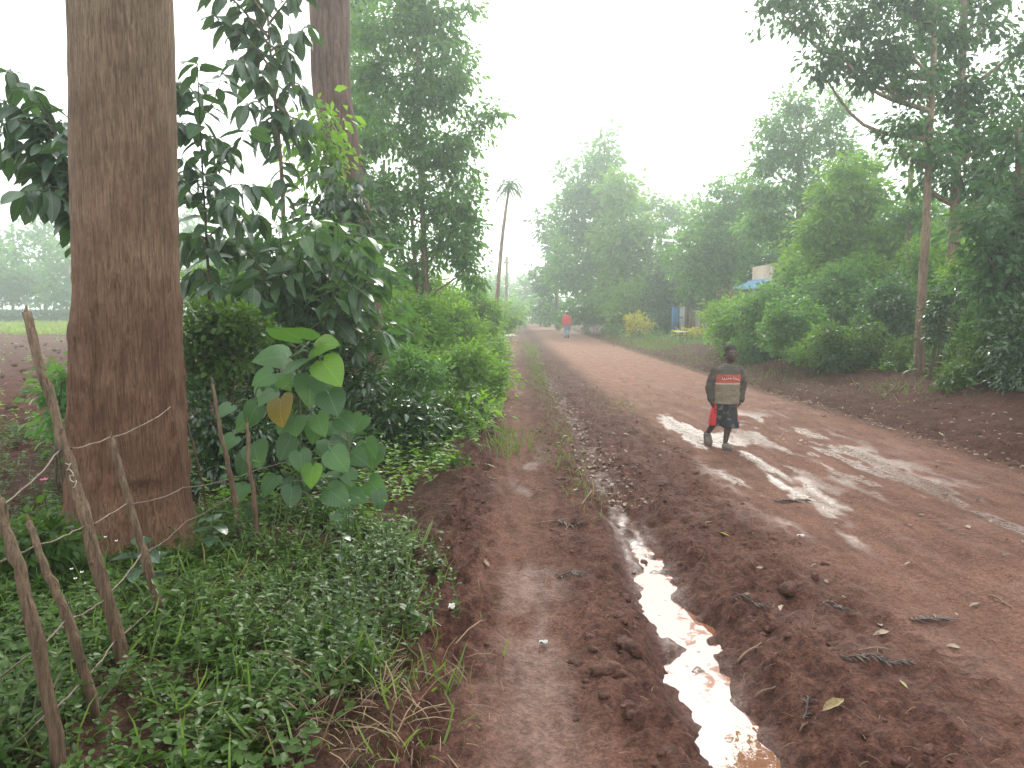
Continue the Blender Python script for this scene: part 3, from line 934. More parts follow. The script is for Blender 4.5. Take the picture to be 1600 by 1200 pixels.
tree("tree", "left one of two slim trunks on the bank, foliage hanging over the road",
     [(1436, 590, 17), (1438, 500, 14), (1444, 400, 12), (1449, 300, 11), (1456, 150, 9), (1462, -40, 7), (1466, -160, 4)],
     [(1210, 10, 34, 18), (1268, 22, 40, 28), (1335, 40, 46, 40), (1300, 85, 44, 24), (1395, 60, 46, 46), (1280, 110, 26, 14), (1365, 112, 46, 30), (1430, 130, 44, 34),
      (1425, 195, 34, 30), (1455, 245, 34, 30), (1440, 20, 50, 40), (1240, -20, 60, 24), (1380, -30, 70, 40), (1405, 235, 16, 14)],
     13.8, 0.13, 2.1, 'leaf_dark', 'bark_pale', droop=0.7, limb_w=0.5)
tree("tree", "right one of two slim trunks on the bank, under dark foliage",
     [(1484, 580, 26), (1486, 480, 20), (1490, 380, 17), (1493, 290, 15), (1500, 150, 12), (1508, -40, 9), (1512, -160, 5)],
     [(1480, 70, 44, 44), (1540, 40, 36, 34), (1500, 150, 50, 36), (1560, 160, 44, 44), (1480, 215, 38, 30), (1535, 230, 46, 36), (1500, 285, 36, 24), (1570, 285, 46, 40), (1440, 280, 24, 20), (1590, 80, 24, 40), (1520, -30, 70, 40)],
     14.6, 0.14, 2.2, 'leaf_dark', 'bark_pale', droop=0.7, limb_w=0.5)
tree("tree", "thin grey trunk glimpsed between the hazy tree and the two slim trunks",
     [(1418, 560, 10), (1418, 400, 9), (1422, 300, 8), (1426, 225, 6)],
     [(1425, 215, 26, 26), (1410, 340, 24, 26), (1440, 330, 22, 30), (1452, 400, 26, 40)], 20.0, 0.16, 2.4, 'leaf_tree')
tree("tree", "dense dark tree filling the right edge beside the slim brown trunk",
     [(1600, 600, 22), (1600, 480, 19), (1596, 350, 15), (1590, 200, 10)],
     [(1560, 345, 44, 34), (1600, 300, 36, 40), (1540, 400, 34, 36), (1590, 400, 46, 44), (1560, 450, 40, 36), (1620, 480, 46, 50), (1640, 360, 50, 60), (1600, 210, 40, 50), (1580, 505, 44, 34)],
     11.5, 0.135, 3.0, 'leaf_dark', droop=0.55)

# the wall of trees further back on the right, each one its own
back = [(1090, 330, 48, 60, 52, 90), (1180, 300, 44, 70, 55, 110), (1330, 300, 40, 90, 70, 130), (1440, 330, 30, 80, 60, 120), (1540, 300, 27, 90, 70, 150), (1620, 300, 24, 90, 80, 170)]
names = ["shadowy tree closing the gap behind the gate", "shadowy tree behind the thin leaning pale stem", "deep green tree behind the light green bushy tree",
         "deep green tree seen between the grey trunk and the slim trunks", "dark tree seen behind the right one of the two slim trunks", "dark tree at the right edge furthest from the road"]
for (u, v, Yb, ru, rv, bot), lab in zip(back, names):
    bl = [(u, v + 20, ru * .6, rv * .6), (u - ru * .5, v + 70, ru * .6, 40), (u + ru * .5, v + 70, ru * .6, 42), (u, v + 120, ru * .8, 45), (u - ru * .6, v + 160, ru * .6, 40), (u + ru * .6, v + 165, ru * .6, 40)]
    tree("tree", lab, [(u, 520, 10), (u, 420, 8), (u, v, 5)], bl, Yb, 0.010 * Yb, 2.8, 'leaf_dark' if Yb < 42 else 'leaf_tree', tmpl=T_FAR)

# trees closing the far end of the road
end = [(735, 470, 24, 26, 70, "small round hazy tree behind the hedge left of the leaning palm trunk"), (762, 458, 24, 28, 85, "pale far tree just left of the distant wooden pole"),
       (805, 455, 18, 22, 120, "rounded pale far tree at the end of the road right of the distant pole"), (832, 450, 20, 30, 95, "bluish far tree at the left end of the grove"),
       (845, 475, 22, 24, 80, "low bushy tree where the road bends away"), (815, 482, 20, 18, 105, "low hazy bush closing the end of the road"),
       (790, 480, 18, 18, 75, "low hazy tree behind the foot of the distant pole"), (780, 440, 12, 16, 130, "faintest far treetop left of the distant pole")]
for u, v, ru, rv, Yb, lab in end:
    bl = [(u, v - rv * .35, ru * .62, rv * .6), (u - ru * .5, v + rv * .25, ru * .55, rv * .55), (u + ru * .5, v + rv * .2, ru * .55, rv * .55), (u, v + rv * .7, ru * .8, rv * .5)]
    tree("tree", lab, [(u, 512, 4), (u, v + 10, 3), (u, v - rv * .5, 2)], bl, Yb, 0.0085 * Yb, 2.8, 'leaf_tree', tmpl=T_FAR)

# trees behind the field
fld = [(-30, 420, 50, 60, 0, "grey-green tree of the field row at the left picture edge"), (20, 415, 44, 55, 0, "grey-green tree of the field row left of the tall pointed one"),
       (70, 395, 26, 60, 1, "tall pointed tree rising above the field row left of the huge trunk"), (105, 425, 36, 50, 0, "grey-green tree of the field row touching the huge trunk's left side"),
       (150, 420, 40, 50, 0, "grey-green tree of the field row hidden behind the huge trunk"), (215, 410, 40, 60, 0, "taller grey-green tree of the field row hidden behind the huge trunk's middle"),
       (295, 405, 34, 60, 1, "tall pointed tree behind the field, seen right of the huge trunk"), (340, 430, 40, 50, 0, "grey-green tree of the field row behind the dark large-leaved shoot"),
       (390, 420, 36, 50, 0, "grey-green tree of the field row seen through the large-leaved bush")]
for i, (u, v, ru, rv, sp, lab) in enumerate(fld):
    Yb = 74 + 4 * (i % 3)
    bl = [(u, v - rv * .4, ru * .55, rv * .5), (u - ru * .5, v + rv * .3, ru * .6, rv * .5), (u + ru * .5, v + rv * .25, ru * .6, rv * .5), (u, v + rv * .8, ru * .9, rv * .4)]
    if sp: bl += [(u, v - rv * .8, ru * .34, rv * .3), (u + 2, v - rv * 1.1, ru * .2, rv * .3)]
    tree("tree", lab, [(u, 505, 4), (u, v, 3), (u, v - rv * .9, 2)], bl, Yb, 0.0085 * Yb, 2.2, 'leaf_tree', tmpl=T_FAR, group="tree row behind the field")

# clipped hedge at the end of the field
hb = MB(); n = 15000
hx = rng.uniform(-56, -18, n); hy = 70 + rng.uniform(-.6, .6, n); hz = rng.uniform(0.6, 1.76, n)
side = rng.random(n) < 0.6
hy = np.where(side, 69.4 + rng.normal(0, .08, n), hy); hz = np.where(side, hz, 1.76 + rng.normal(0, .05, n))
D = rng.normal(0, .6, (n, 3)); D[:, 1] -= .6
hb.leaves(np.stack([hx, hy, hz], -1), D, rng.normal(0, .6, (n, 3)) + [0, -.5, .6], rng.uniform(.22, .4, n), T_FAR)
base = Vector((-36, 70, gz(-36, 70)))
root = empty("hedge", base, "low dark clipped hedge running along the far end of the field", "hedge")
link("foliage", hb.mesh("foliage", False, base), M['leaf_dark'], root)
sb = MB()
for x in np.arange(-56, -18, 0.8): sb.tube([(x, 70, base.z - .1), (x + .1, 70, 1.2), (x - .1, 69.8, 1.7)], [.03, .02, .01], 4, False)
link("stem", sb.mesh("stem", False, base), M['twig'], root)

# ------------------------------------------------------------------ shrubs and thicket, right bank
R = [
    (1130, 22, [(1142, 502, 34, 30), (1136, 530, 26, 22), (1165, 525, 32, 28)], .11, 'leaf_hedge', "light green shrub at the near end of the golden hedge by the bench"),
    (1200, 20, [(1195, 490, 40, 32), (1215, 525, 40, 30), (1180, 545, 30, 20)], .10, 'leaf_tree', "rounded green shrub on the bank right behind the child"),
    (1250, 17.5, [(1250, 530, 40, 30), (1275, 550, 34, 22), (1235, 500, 30, 26)], .095, 'leaf_tree', "grey-green shrub on the bank crest right of the child"),
    (1240, 27, [(1225, 474, 40, 18), (1165, 476, 32, 15), (1262, 462, 26, 20), (1234, 428, 24, 24), (1250, 400, 20, 22)], .14, 'leaf_hedge', "sprawling light shrub below the blue roof"),
    (1310, 19.5, [(1310, 470, 48, 40), (1290, 515, 40, 34), (1340, 510, 40, 36)], .11, 'leaf_tree', "tall shrub in the thicket below the light green bushy tree"),
    (1345, 15.5, [(1335, 548, 42, 28), (1370, 560, 34, 24), (1310, 560, 28, 18)], .085, 'leaf_weed', "low leafy shrub at the bank edge left of the slim trunks"),
    (1400, 17, [(1395, 490, 42, 42), (1420, 530, 34, 34), (1375, 525, 34, 32)], .10, 'leaf_dark', "dark shrub just left of the two slim trunks"),
    (1460, 13.2, [(1468, 488, 20, 24), (1486, 462, 20, 18), (1466, 520, 15, 18)], .085, 'leaf_gloss', "dark leafy shrub growing between the two slim trunks"),
    (1520, 14.2, [(1520, 450, 30, 36), (1540, 500, 36, 34), (1515, 545, 32, 34)], .09, 'leaf_hedge', "yellow-green shrub right of the slim brown trunk"),
    (1545, 11.6, [(1540, 575, 36, 26), (1565, 545, 36, 30), (1520, 590, 26, 16)], .08, 'leaf_weed', "leafy shrub at the bank edge right of the slim trunks"),
    (1600, 10.6, [(1600, 560, 34, 40), (1625, 520, 40, 46), (1590, 605, 26, 18)], .085, 'leaf_gloss', "dark glossy shrub overhanging the bank at the right edge"),
    (1290, 24, [(1290, 440, 40, 30), (1330, 450, 40, 34)], .13, 'leaf_dark', "dim shrub deep in the thicket under the tall hazy tree"),
    (1480, 19, [(1460, 440, 40, 40), (1500, 420, 36, 40), (1440, 490, 36, 40)], .13, 'leaf_lime', "sunlit lime shrub seen between the two slim trunks"),
    (1570, 15.5, [(1565, 430, 40, 40), (1600, 460, 40, 50)], .12, 'leaf_tree', "green shrub behind the dense dark tree at the right edge"),
    (1042, 45, [(1035, 440, 26, 34), (1030, 485, 24, 34), (1048, 470, 16, 40)], .24, 'leaf_dark', "dark tall shrub rising left of the blue gate"),
    (1085, 44, [(1085, 440, 36, 26), (1078, 480, 16, 36), (1095, 490, 18, 34)], .24, 'leaf_grey', "greyish shrub climbing behind the gate post"),
    (990, 47, [(985, 470, 28, 34), (1012, 455, 18, 30), (965, 490, 28, 22)], .26, 'leaf_hedge', "pale shrub rising behind the golden bush by the road"),
    (925, 52, [(925, 485, 40, 24), (895, 492, 28, 18), (955, 495, 30, 20)], .28, 'leaf_tree', "low shrub bank at the roadside behind the man in red"),
    (1165, 24.5, [(1160, 505, 36, 26), (1130, 492, 30, 22), (1185, 520, 30, 26)], .12, 'leaf_hedge', "pale shrub between the golden hedge and the rounded green shrub"),
    (1225, 22.5, [(1225, 505, 34, 34), (1250, 490, 30, 34)], .11, 'leaf_dark', "dark gap-filling shrub behind the two shrubs on the bank crest"),
    (1285, 16.2, [(1290, 545, 30, 22), (1262, 560, 24, 14)], .075, 'leaf_hedge', "low ragged light shrub on the bank crest right of the grey-green shrub"),
    (1370, 20, [(1365, 470, 40, 40), (1350, 440, 36, 30)], .12, 'leaf_hedge', "light tall shrub under the light green bushy tree"),
    (1425, 14.6, [(1415, 560, 26, 22), (1400, 575, 24, 14)], .075, 'leaf_weed', "small leafy shrub at the foot of the left slim trunk"),
    (1500, 13.0, [(1500, 585, 26, 16), (1480, 595, 22, 12)], .07, 'leaf_weed', "small leafy shrub at the foot of the right slim trunk"),
]
for u, Yb, bl, L, lf, lab in R:
    if not bl: continue
    if u > 1120 and u not in (1240, 1165, 1225, 1130, 1460, 1500, 1425): bl = [(a, b_ - 4, c_ * 1.25, d_ * 1.2) for a, b_, c_, d_ in bl] + [(bl[0][0] + rng.uniform(-40, 40), bl[0][1] - bl[0][3] * rng.uniform(.5, 1.0), bl[0][2] * .55, bl[0][3] * .6), (bl[0][0] + rng.uniform(-60, 60), bl[-1][1] + 4, bl[0][2] * .7, bl[0][3] * .45)]
    shrub("shrub", lab, u, 0, Yb, bl, L, 2.9, lf, droop=0.35, stems=8)

# golden hedge plants by the gate
shrub("golden_shrub", "bright golden-yellow bush beside the road left of the blue gate", 1000, 0, 42.5,
      [(991, 501, 11, 9), (1005, 512, 13, 7), (986, 514, 8, 6), (1013, 509, 6, 5)], .17, 3.2, 'leaf_gold', stems=7, droop=0.0)
shrub("golden_shrub", "low bright golden hedge between the bench and the green shrub", 1082, 0, 38.5,
      [(1070, 520, 11, 5), (1088, 519, 12, 6), (1098, 521, 7, 5)], .15, 3.4, 'leaf_gold', stems=6, droop=0.0)

# ------------------------------------------------------------------ hedge and bushes, left side
HL = [
    (690, 21, [(640, 455, 40, 34), (680, 470, 40, 34), (615, 470, 36, 34)], .12, 'leaf_hedge', "tall pale bush rising behind the left hedge under the pale trunks"),
    (735, 24, [(715, 468, 36, 30), (745, 478, 30, 28), (765, 485, 22, 24)], .13, 'leaf_lime', "tall bright bush behind the hedge left of the leaning palm trunk"),
    (600, 13.5, [(610, 505, 46, 42), (585, 555, 44, 44), (625, 560, 40, 40)], .085, 'leaf_hedge', "shady green bush in the hedge right of the large-leaved bush"),
    (655, 15.5, [(650, 490, 42, 36), (672, 530, 40, 40), (640, 545, 40, 38)], .085, 'leaf_hedge', "tall light green bush in the hedge below the pale tree trunks"),
    (705, 19, [(700, 495, 36, 34), (722, 520, 36, 36), (690, 540, 36, 34)], .10, 'leaf_lime', "bright green bush in the middle of the left hedge"),
    (745, 25, [(742, 500, 32, 28), (755, 525, 26, 24), (728, 525, 28, 26)], .125, 'leaf_lime', "bright green bush just left of the foot of the leaning palm trunk"),
    (780, 40, [(785, 492, 22, 20), (795, 505, 16, 14)], .2, 'leaf_hedge', "yellowish bush right behind the leaning palm trunk"),
    (806, 58, [(800, 492, 14, 14), (806, 500, 10, 10)], .26, 'leaf_hedge', "last small bush at the left end of the road"),
    (640, 10.5, [(620, 600, 36, 34), (655, 605, 40, 40), (640, 570, 36, 30)], .07, 'leaf_tree', "dark leafy bush under the tall light green bush"),
    (700, 12.5, [(695, 575, 40, 34), (725, 590, 34, 36), (740, 560, 30, 28)], .08, 'leaf_hedge', "light green weedy bush leaning to the footpath"),
    (755, 13.5, [(765, 600, 26, 34), (750, 570, 26, 28), (775, 575, 18, 24)], .08, 'leaf_lime', "bright weedy bush at the footpath edge"),
    (770, 22, [(770, 545, 20, 18), (782, 560, 14, 16)], .10, 'leaf_lime', "small bright weed clump below the palm trunk foot"),
    (560, 7.6, [(555, 600, 40, 46), (600, 640, 44, 42), (570, 680, 44, 44)], .105, 'leaf_gloss', "glossy dark coffee-like bush beside the heart-leaved plant"),
    (620, 7.9, [(640, 670, 36, 40), (615, 720, 34, 36), (655, 640, 30, 30)], .095, 'leaf_gloss', "glossy dark bush with light reflections left of the weeds"),
    (670, 8.8, [(680, 690, 40, 44), (700, 650, 36, 40), (660, 730, 32, 34)], .06, 'leaf_weed', "fresh green weedy mound sloping to the footpath"),
    (715, 10.2, [(725, 680, 34, 38), (740, 645, 30, 34), (700, 720, 26, 24)], .06, 'leaf_weed', "fresh green weedy mound further along the footpath"),
    (680, 7.0, [(690, 760, 34, 28), (665, 790, 30, 22), (705, 735, 22, 20)], .05, 'leaf_weed', "low bright weeds at the foot of the weedy mound"),
    (640, 6.2, [(640, 845, 34, 14), (620, 855, 26, 12)], .045, 'leaf_weed', "small patch of weeds below the dark hollow"),
    (340, 6.3, [(320, 520, 44, 40), (370, 515, 42, 34), (340, 570, 44, 40), (300, 590, 30, 40)], .055, 'leaf_weed', "fine-leaved tangled shrub against the right side of the huge trunk"),
    (340, 6.0, [(330, 650, 46, 50), (390, 690, 44, 50), (340, 730, 46, 46), (310, 780, 30, 40)], .085, 'leaf_gloss', "dark shrub in the shade behind the thin leaning stakes"),
    (460, 6.4, [(440, 690, 46, 50), (480, 740, 46, 46), (430, 780, 44, 36), (520, 690, 40, 44), (530, 760, 40, 40)], .09, 'leaf_gloss', "deep shaded bush behind the heart-leaved plant"),
    (430, 6.9, [(420, 560, 40, 40), (400, 620, 44, 44), (460, 610, 40, 40)], .09, 'leaf_gloss', "dark bush filling the gap above the heart-leaved plant"),
    (100, 6.2, [(100, 590, 22, 26), (95, 640, 28, 32), (110, 680, 22, 28), (85, 610, 20, 24)], .085, 'leaf_tree', "leafy green bush at the left foot of the huge trunk"),
    (60, 3.9, [(60, 850, 60, 40), (20, 900, 50, 50)], .05, 'leaf_weed', "grassy weeds around the fence left of the huge trunk"),
    (740, 9.4, [(728, 655, 24, 14), (745, 650, 20, 14), (735, 675, 26, 16)], .15, 'leaf_hedge', "broad-leaved pale herb nodding over the footpath"),
    (470, 8.4, [(400, 400, 44, 36), (460, 390, 46, 40), (530, 400, 46, 38), (380, 460, 44, 40), (450, 460, 50, 44), (520, 470, 50, 46), (565, 450, 34, 40), (560, 520, 36, 40), (470, 530, 50, 40)], .17, 'leaf_dark', "inner mass of the dark bush under the straight trunk, behind its large leaves"),
    (520, 16, [(500, 440, 40, 34), (560, 470, 44, 40), (590, 440, 36, 30)], .12, 'leaf_tree', "bush behind the straight purple-brown trunk"),
    (390, 14, [(320, 450, 40, 30), (370, 440, 44, 36), (420, 460, 40, 30)], .11, 'leaf_hedge', "pale bush seen through the gap right of the huge trunk"),
]
for u, Yb, bl, L, lf, lab in HL:
    shrub("shrub", lab, u, 0, Yb, bl, L, 3.3, lf, droop=0.3 if L < .12 else 0.5, stems=6, tmpl=T_ROUND if L < .07 else T_MID)

# young bright sapling climbing along the straight trunk
tree("sapling", "bright young sapling with yellow-green tips in front of the straight purple-brown trunk",
     [(500, 620, 8), (505, 450, 7), (508, 330, 5), (512, 200, 3)],
     [(495, 190, 26, 22), (525, 185, 14, 12), (500, 235, 26, 30), (515, 270, 26, 24), (485, 265, 18, 20), (470, 215, 14, 22)], 10.0, .15, 2.6, 'leaf_lime', droop=0.9, cat="sapling")
tree("sapling", "dark leafy sapling wrapped round the lower straight trunk",
     [(540, 620, 8), (535, 450, 7), (530, 330, 5)],
     [(525, 310, 30, 30), (545, 345, 30, 28), (505, 345, 22, 26), (560, 300, 16, 26), (530, 375, 40, 20)], 9.6, .17, 2.8, 'leaf_gloss', droop=0.9, cat="sapling")

# ------------------------------------------------------------------ plants whose leaves can be told apart
def blade_mesh(name, outline, length_seg=7, fold=0.10, curl=0.25, wave=0.02, petiole=0.12):
    """a leaf of length 1 along +Y with folded midrib, drooping tip and a petiole; outline(t) = half width"""
    V = []; f4 = []; f3 = []
    ts = np.linspace(0, 1, length_seg + 1)
    for t in ts:
        w = outline(t)
        z0 = -curl * t * t
        for s in (-1, -0.5, 0, 0.5, 1):
            V.append((s * w, t - 0.0, z0 + fold * abs(s) * w * 2 + wave * math.sin(t * 17 + s * 3) * abs(s)))
    for i in range(length_seg):
        for j in range(4):
            a = i * 5 + j
            f4.append((a, a + 1, a + 6, a + 5))
    n = len(V)
    if petiole:
        r = 0.012
        V += [(-r, -petiole, .03), (r, -petiole, .03), (r, 0.02, .008), (-r, .02, .008), (0, -petiole, -.0), (0, .02, -.02)]
        f4 += [(n, n + 1, n + 2, n + 3), (n + 1, n + 4, n + 5, n + 2), (n + 4, n, n + 3, n + 5)]
    return mk_mesh(name, np.array(V), [np.array(f4)], None, True)


oval = lambda t: 0.235 * (math.sin(math.pi * min(1, t ** 0.8)) ** 0.75) + 0.003
heart = lambda t: [0.14, 0.42, 0.50, 0.50, 0.45, 0.35, 0.20, 0.01][min(7, int(round(t * 7)))]
LEAF_OVAL = [blade_mesh("oval_leaf", oval, 7, 0.10, c, 0.012) for c in (0.15, 0.32, 0.5)]
for m_ in LEAF_OVAL: m_.materials.append(M['leaf_big'])
LEAF_OVAL2 = [m_.copy() for m_ in LEAF_OVAL]
for m_ in LEAF_OVAL2: m_.materials[0] = M['leaf_bush']


def heart_mesh(name, mat, curl):
    V = []; f4 = []
    # lobes reach behind the stalk
    prof = [(-0.20, 0.20), (-0.14, 0.40), (0.02, 0.49), (0.22, 0.50), (0.42, 0.44), (0.62, 0.31), (0.80, 0.15), (0.92, 0.01)]
    for k, (t, w) in enumerate(prof):
        for s in (-1, -0.55, 0, 0.55, 1):
            yy = t if abs(s) > 0.3 else max(t, -0.03 + 0.012 * k)
            V.append((s * w, yy, -curl * (max(t, 0) ** 2) + 0.10 * abs(s) * w - 0.05 * s * s * w + 0.018 * math.sin(k * 1.9 + s * 5)))
    for i in range(len(prof) - 1):
        for j in range(4):
            a = i * 5 + j
            f4.append((a, a + 1, a + 6, a + 5))
    n = len(V); r = 0.012
    V += [(-r, -0.45, -.25), (r, -0.45, -.25), (r, 0, .0), (-r, 0, .0), (0, -.47, -.27), (0, 0, -.02)]
    f4 += [(n, n + 1, n + 2, n + 3), (n + 1, n + 4, n + 5, n + 2), (n + 4, n, n + 3, n + 5)]
    me = mk_mesh(name, np.array(V), [np.array(f4)], None, True)
    me.materials.append(mat)
    return me


HEART = [heart_mesh("heart_leaf", M['leaf_heart'], c) for c in (0.12, 0.3, 0.45)]
HEART_BACKLIT = heart_mesh("heart_leaf_backlit", M['leaf_backlit'], 0.3)
HEART_YELLOW = heart_mesh("heart_leaf_yellow", M['leaf_yellow'], 0.25)


def put_leaf(me, P, D, N, S, parent, base, w=1.0, label=None):
    D = np.asarray(D, float); D = D / np.linalg.norm(D)
    X = np.cross(D, np.asarray(N, float)); X /= np.linalg.norm(X) + 1e-9
    Nn = np.cross(X, D)
    o = bpy.data.objects.new("leaf", me)
    COL.objects.link(o)
    o.parent = parent
    P = np.asarray(tuple(P)) - np.asarray(tuple(base))
    mtx = Matrix(((X[0] * S * w, D[0] * S, Nn[0] * S, P[0]), (X[1] * S * w, D[1] * S, Nn[1] * S, P[1]), (X[2] * S * w, D[2] * S, Nn[2] * S, P[2]), (0, 0, 0, 1)))
    o.matrix_local = mtx
    if label: o["label"] = label
    return o


def big_leaf_plant(name, label, cat, Y, foot, branches, size, step, mat_stem='twig', r0=0.02, meshes=LEAF_OVAL, hang=0.9, most=290, jitterY=0.35, tip=0.7, skip=0.3):
    x = (foot - 800) / F * Y
    base = Vector((x, Y, gz(x, Y)))
    root = empty(name, base, label, cat)
    sb = MB(); spots = []
    for bi, br in enumerate(branches):
        dy = rng.normal(0, jitterY)
        pts = []
        for k, (u, v) in enumerate(br):
            yy = Y + dy * min(1, k / max(1, len(br) - 1))
            pts.append(at(u, v, yy))
        cp = curve_pts(pts, 9)
        rr = r0 * (1.0 if bi == 0 else 0.5)
        sb.tube(cp, np.linspace(rr, rr * 0.25, len(cp)), 6, False)
        seg = np.linalg.norm(np.diff(cp, axis=0), axis=1); cum = np.concatenate([[0], np.cumsum(seg)])
        d = cum[-1] * (skip if len(br) > 2 else 0.1); k = 0
        while d < cum[-1]:
            i = min(len(seg) - 1, int(np.searchsorted(cum, d)) - 1)
            t = (d - cum[i]) / seg[i]
            p = cp[i] * (1 - t) + cp[i + 1] * t
            tan = (cp[i + 1] - cp[i]) / seg[i]
            spots.append((p, tan, k, d / cum[-1])); d += step * rng.uniform(0.7, 1.3); k += 1
        for q in range(3): spots.append((cp[-1], (cp[-1] - cp[-2]) / seg[-1], k + q, 1.0))
    # stem down to the ground
    s0 = np.asarray(tuple(at(*branches[0][0], Y)))
    if s0[2] > base.z + .05: sb.tube(curve_pts([base - Vector((0, 0, .05)), (np.asarray(tuple(base)) + s0) / 2 + [.03, 0, 0], s0], 4), np.linspace(r0 * 1.5, r0, 9), 7, False)
    rng.shuffle(spots)
    for p, tan, k, t in spots[:most]:
        az = k * 2.4 + rng.uniform(-.5, .5)
        s = np.array([math.cos(az), math.sin(az) * 0.9, 0])
        D = s * 0.75 + tan * 0.45 + np.array([0, 0, -hang * rng.uniform(0.3, 1.25)])
        N = np.array([0, 0, 1.0]) + s * 0.5 + rng.normal(0, .3, 3)
        put_leaf(meshes[int(rng.integers(len(meshes)))], p + s * 0.02, D, N, size * rng.uniform(0.65, 1.2), root, base, rng.uniform(0.85, 1.2))
    link("stem", sb.mesh("stem", True, base), M[mat_stem], root)
    return root


big_leaf_plant("large_leaved_tree", "dark large-leaved branches hanging in the sky left of the huge trunk", "tree", 6.4, 170,
               [[(165, 470), (125, 330), (75, 190), (15, 110)], [(140, 400), (90, 250), (30, 170), (-30, 150)], [(130, 350), (70, 270), (10, 210), (-40, 210)], [(130, 360), (100, 300), (60, 290)],
                [(150, 420), (120, 350), (100, 330)], [(110, 300), (50, 250), (0, 240)], [(100, 240), (70, 170), (50, 140)], [(140, 370), (120, 260), (95, 190)], [(120, 340), (80, 300), (40, 300)],
                [(90, 220), (40, 190), (-10, 190)], [(135, 330), (110, 240), (110, 200)], [(130, 330), (95, 250), (60, 220)]],
               0.23, 0.040, r0=0.022)
big_leaf_plant("large_leaved_tree", "dark large-leaved shoot standing up between the huge trunk and the bush", "tree", 7.2, 335,
               [[(332, 600), (325, 420), (316, 260), (308, 100)], [(322, 340), (295, 300), (275, 270)], [(318, 290), (350, 245), (388, 205)], [(322, 320), (360, 290), (398, 290)],
                [(316, 230), (292, 195), (275, 195)], [(312, 190), (335, 155), (348, 115)], [(312, 160), (290, 130), (272, 140)], [(325, 380), (300, 365), (283, 385)], [(325, 370), (360, 345), (405, 335)],
                [(328, 430), (310, 420), (298, 435)], [(322, 310), (300, 270), (285, 250)], [(318, 270), (340, 300), (360, 320)], [(326, 390), (345, 380), (370, 380)], [(314, 215), (335, 215), (355, 240)]],
               0.25, 0.044, r0=0.018, hang=0.8)
big_leaf_plant("large_leaved_tree", "slender grey stem with dark large leaves at the top edge left of the straight trunk", "tree", 8.6, 447,
               [[(446, 480), (441, 290), (431, 170), (420, 50), (414, -60)], [(426, 110), (385, 60), (335, 25)], [(420, 70), (370, 5), (335, -10)], [(426, 130), (392, 100), (368, 95)], [(432, 190), (405, 160), (385, 165)],
                [(424, 90), (458, 60), (480, 40)], [(430, 160), (460, 130), (478, 145)], [(434, 200), (460, 200), (480, 225)], [(418, 40), (445, 5), (470, -30)], [(420, 60), (395, 30), (380, 40)],
                [(428, 140), (410, 120), (400, 130)], [(430, 160), (450, 180), (470, 190)], [(422, 80), (440, 70), (455, 95)], [(418, 30), (390, -10), (370, -30)], [(432, 180), (415, 190), (410, 210)], [(424, 95), (400, 75), (385, 85)]],
               0.26, 0.045, r0=0.03, mat_stem='bark_pale', hang=1.0)
big_leaf_plant("large_leaved_bush", "broad dark bush of drooping large leaves in front of the straight trunk", "bush", 7.6, 470,
               [[(470, 700), (440, 520), (400, 410), (350, 375)], [(470, 700), (450, 500), (440, 390), (430, 335)], [(470, 700), (480, 500), (490, 400), (495, 345)], [(470, 700), (510, 500), (545, 410), (570, 370)],
                [(470, 700), (530, 520), (575, 450), (605, 430)], [(470, 700), (420, 540), (370, 470), (335, 445)], [(470, 700), (540, 560), (585, 520), (600, 520)], [(470, 650), (480, 560), (500, 500), (525, 500)],
                [(450, 600), (420, 500), (410, 450), (395, 450)], [(500, 600), (520, 500), (535, 450), (555, 450)], [(460, 560), (460, 450), (470, 400), (475, 370)], [(490, 560), (510, 450), (525, 390), (530, 350)],
                [(450, 540), (410, 440), (390, 390), (375, 345)], [(520, 560), (560, 480), (580, 400), (585, 375)], [(440, 560), (430, 470), (440, 430), (455, 430)]],
               0.27, 0.05, r0=0.022, hang=0.9, skip=0.34, most=299, meshes=LEAF_OVAL2)


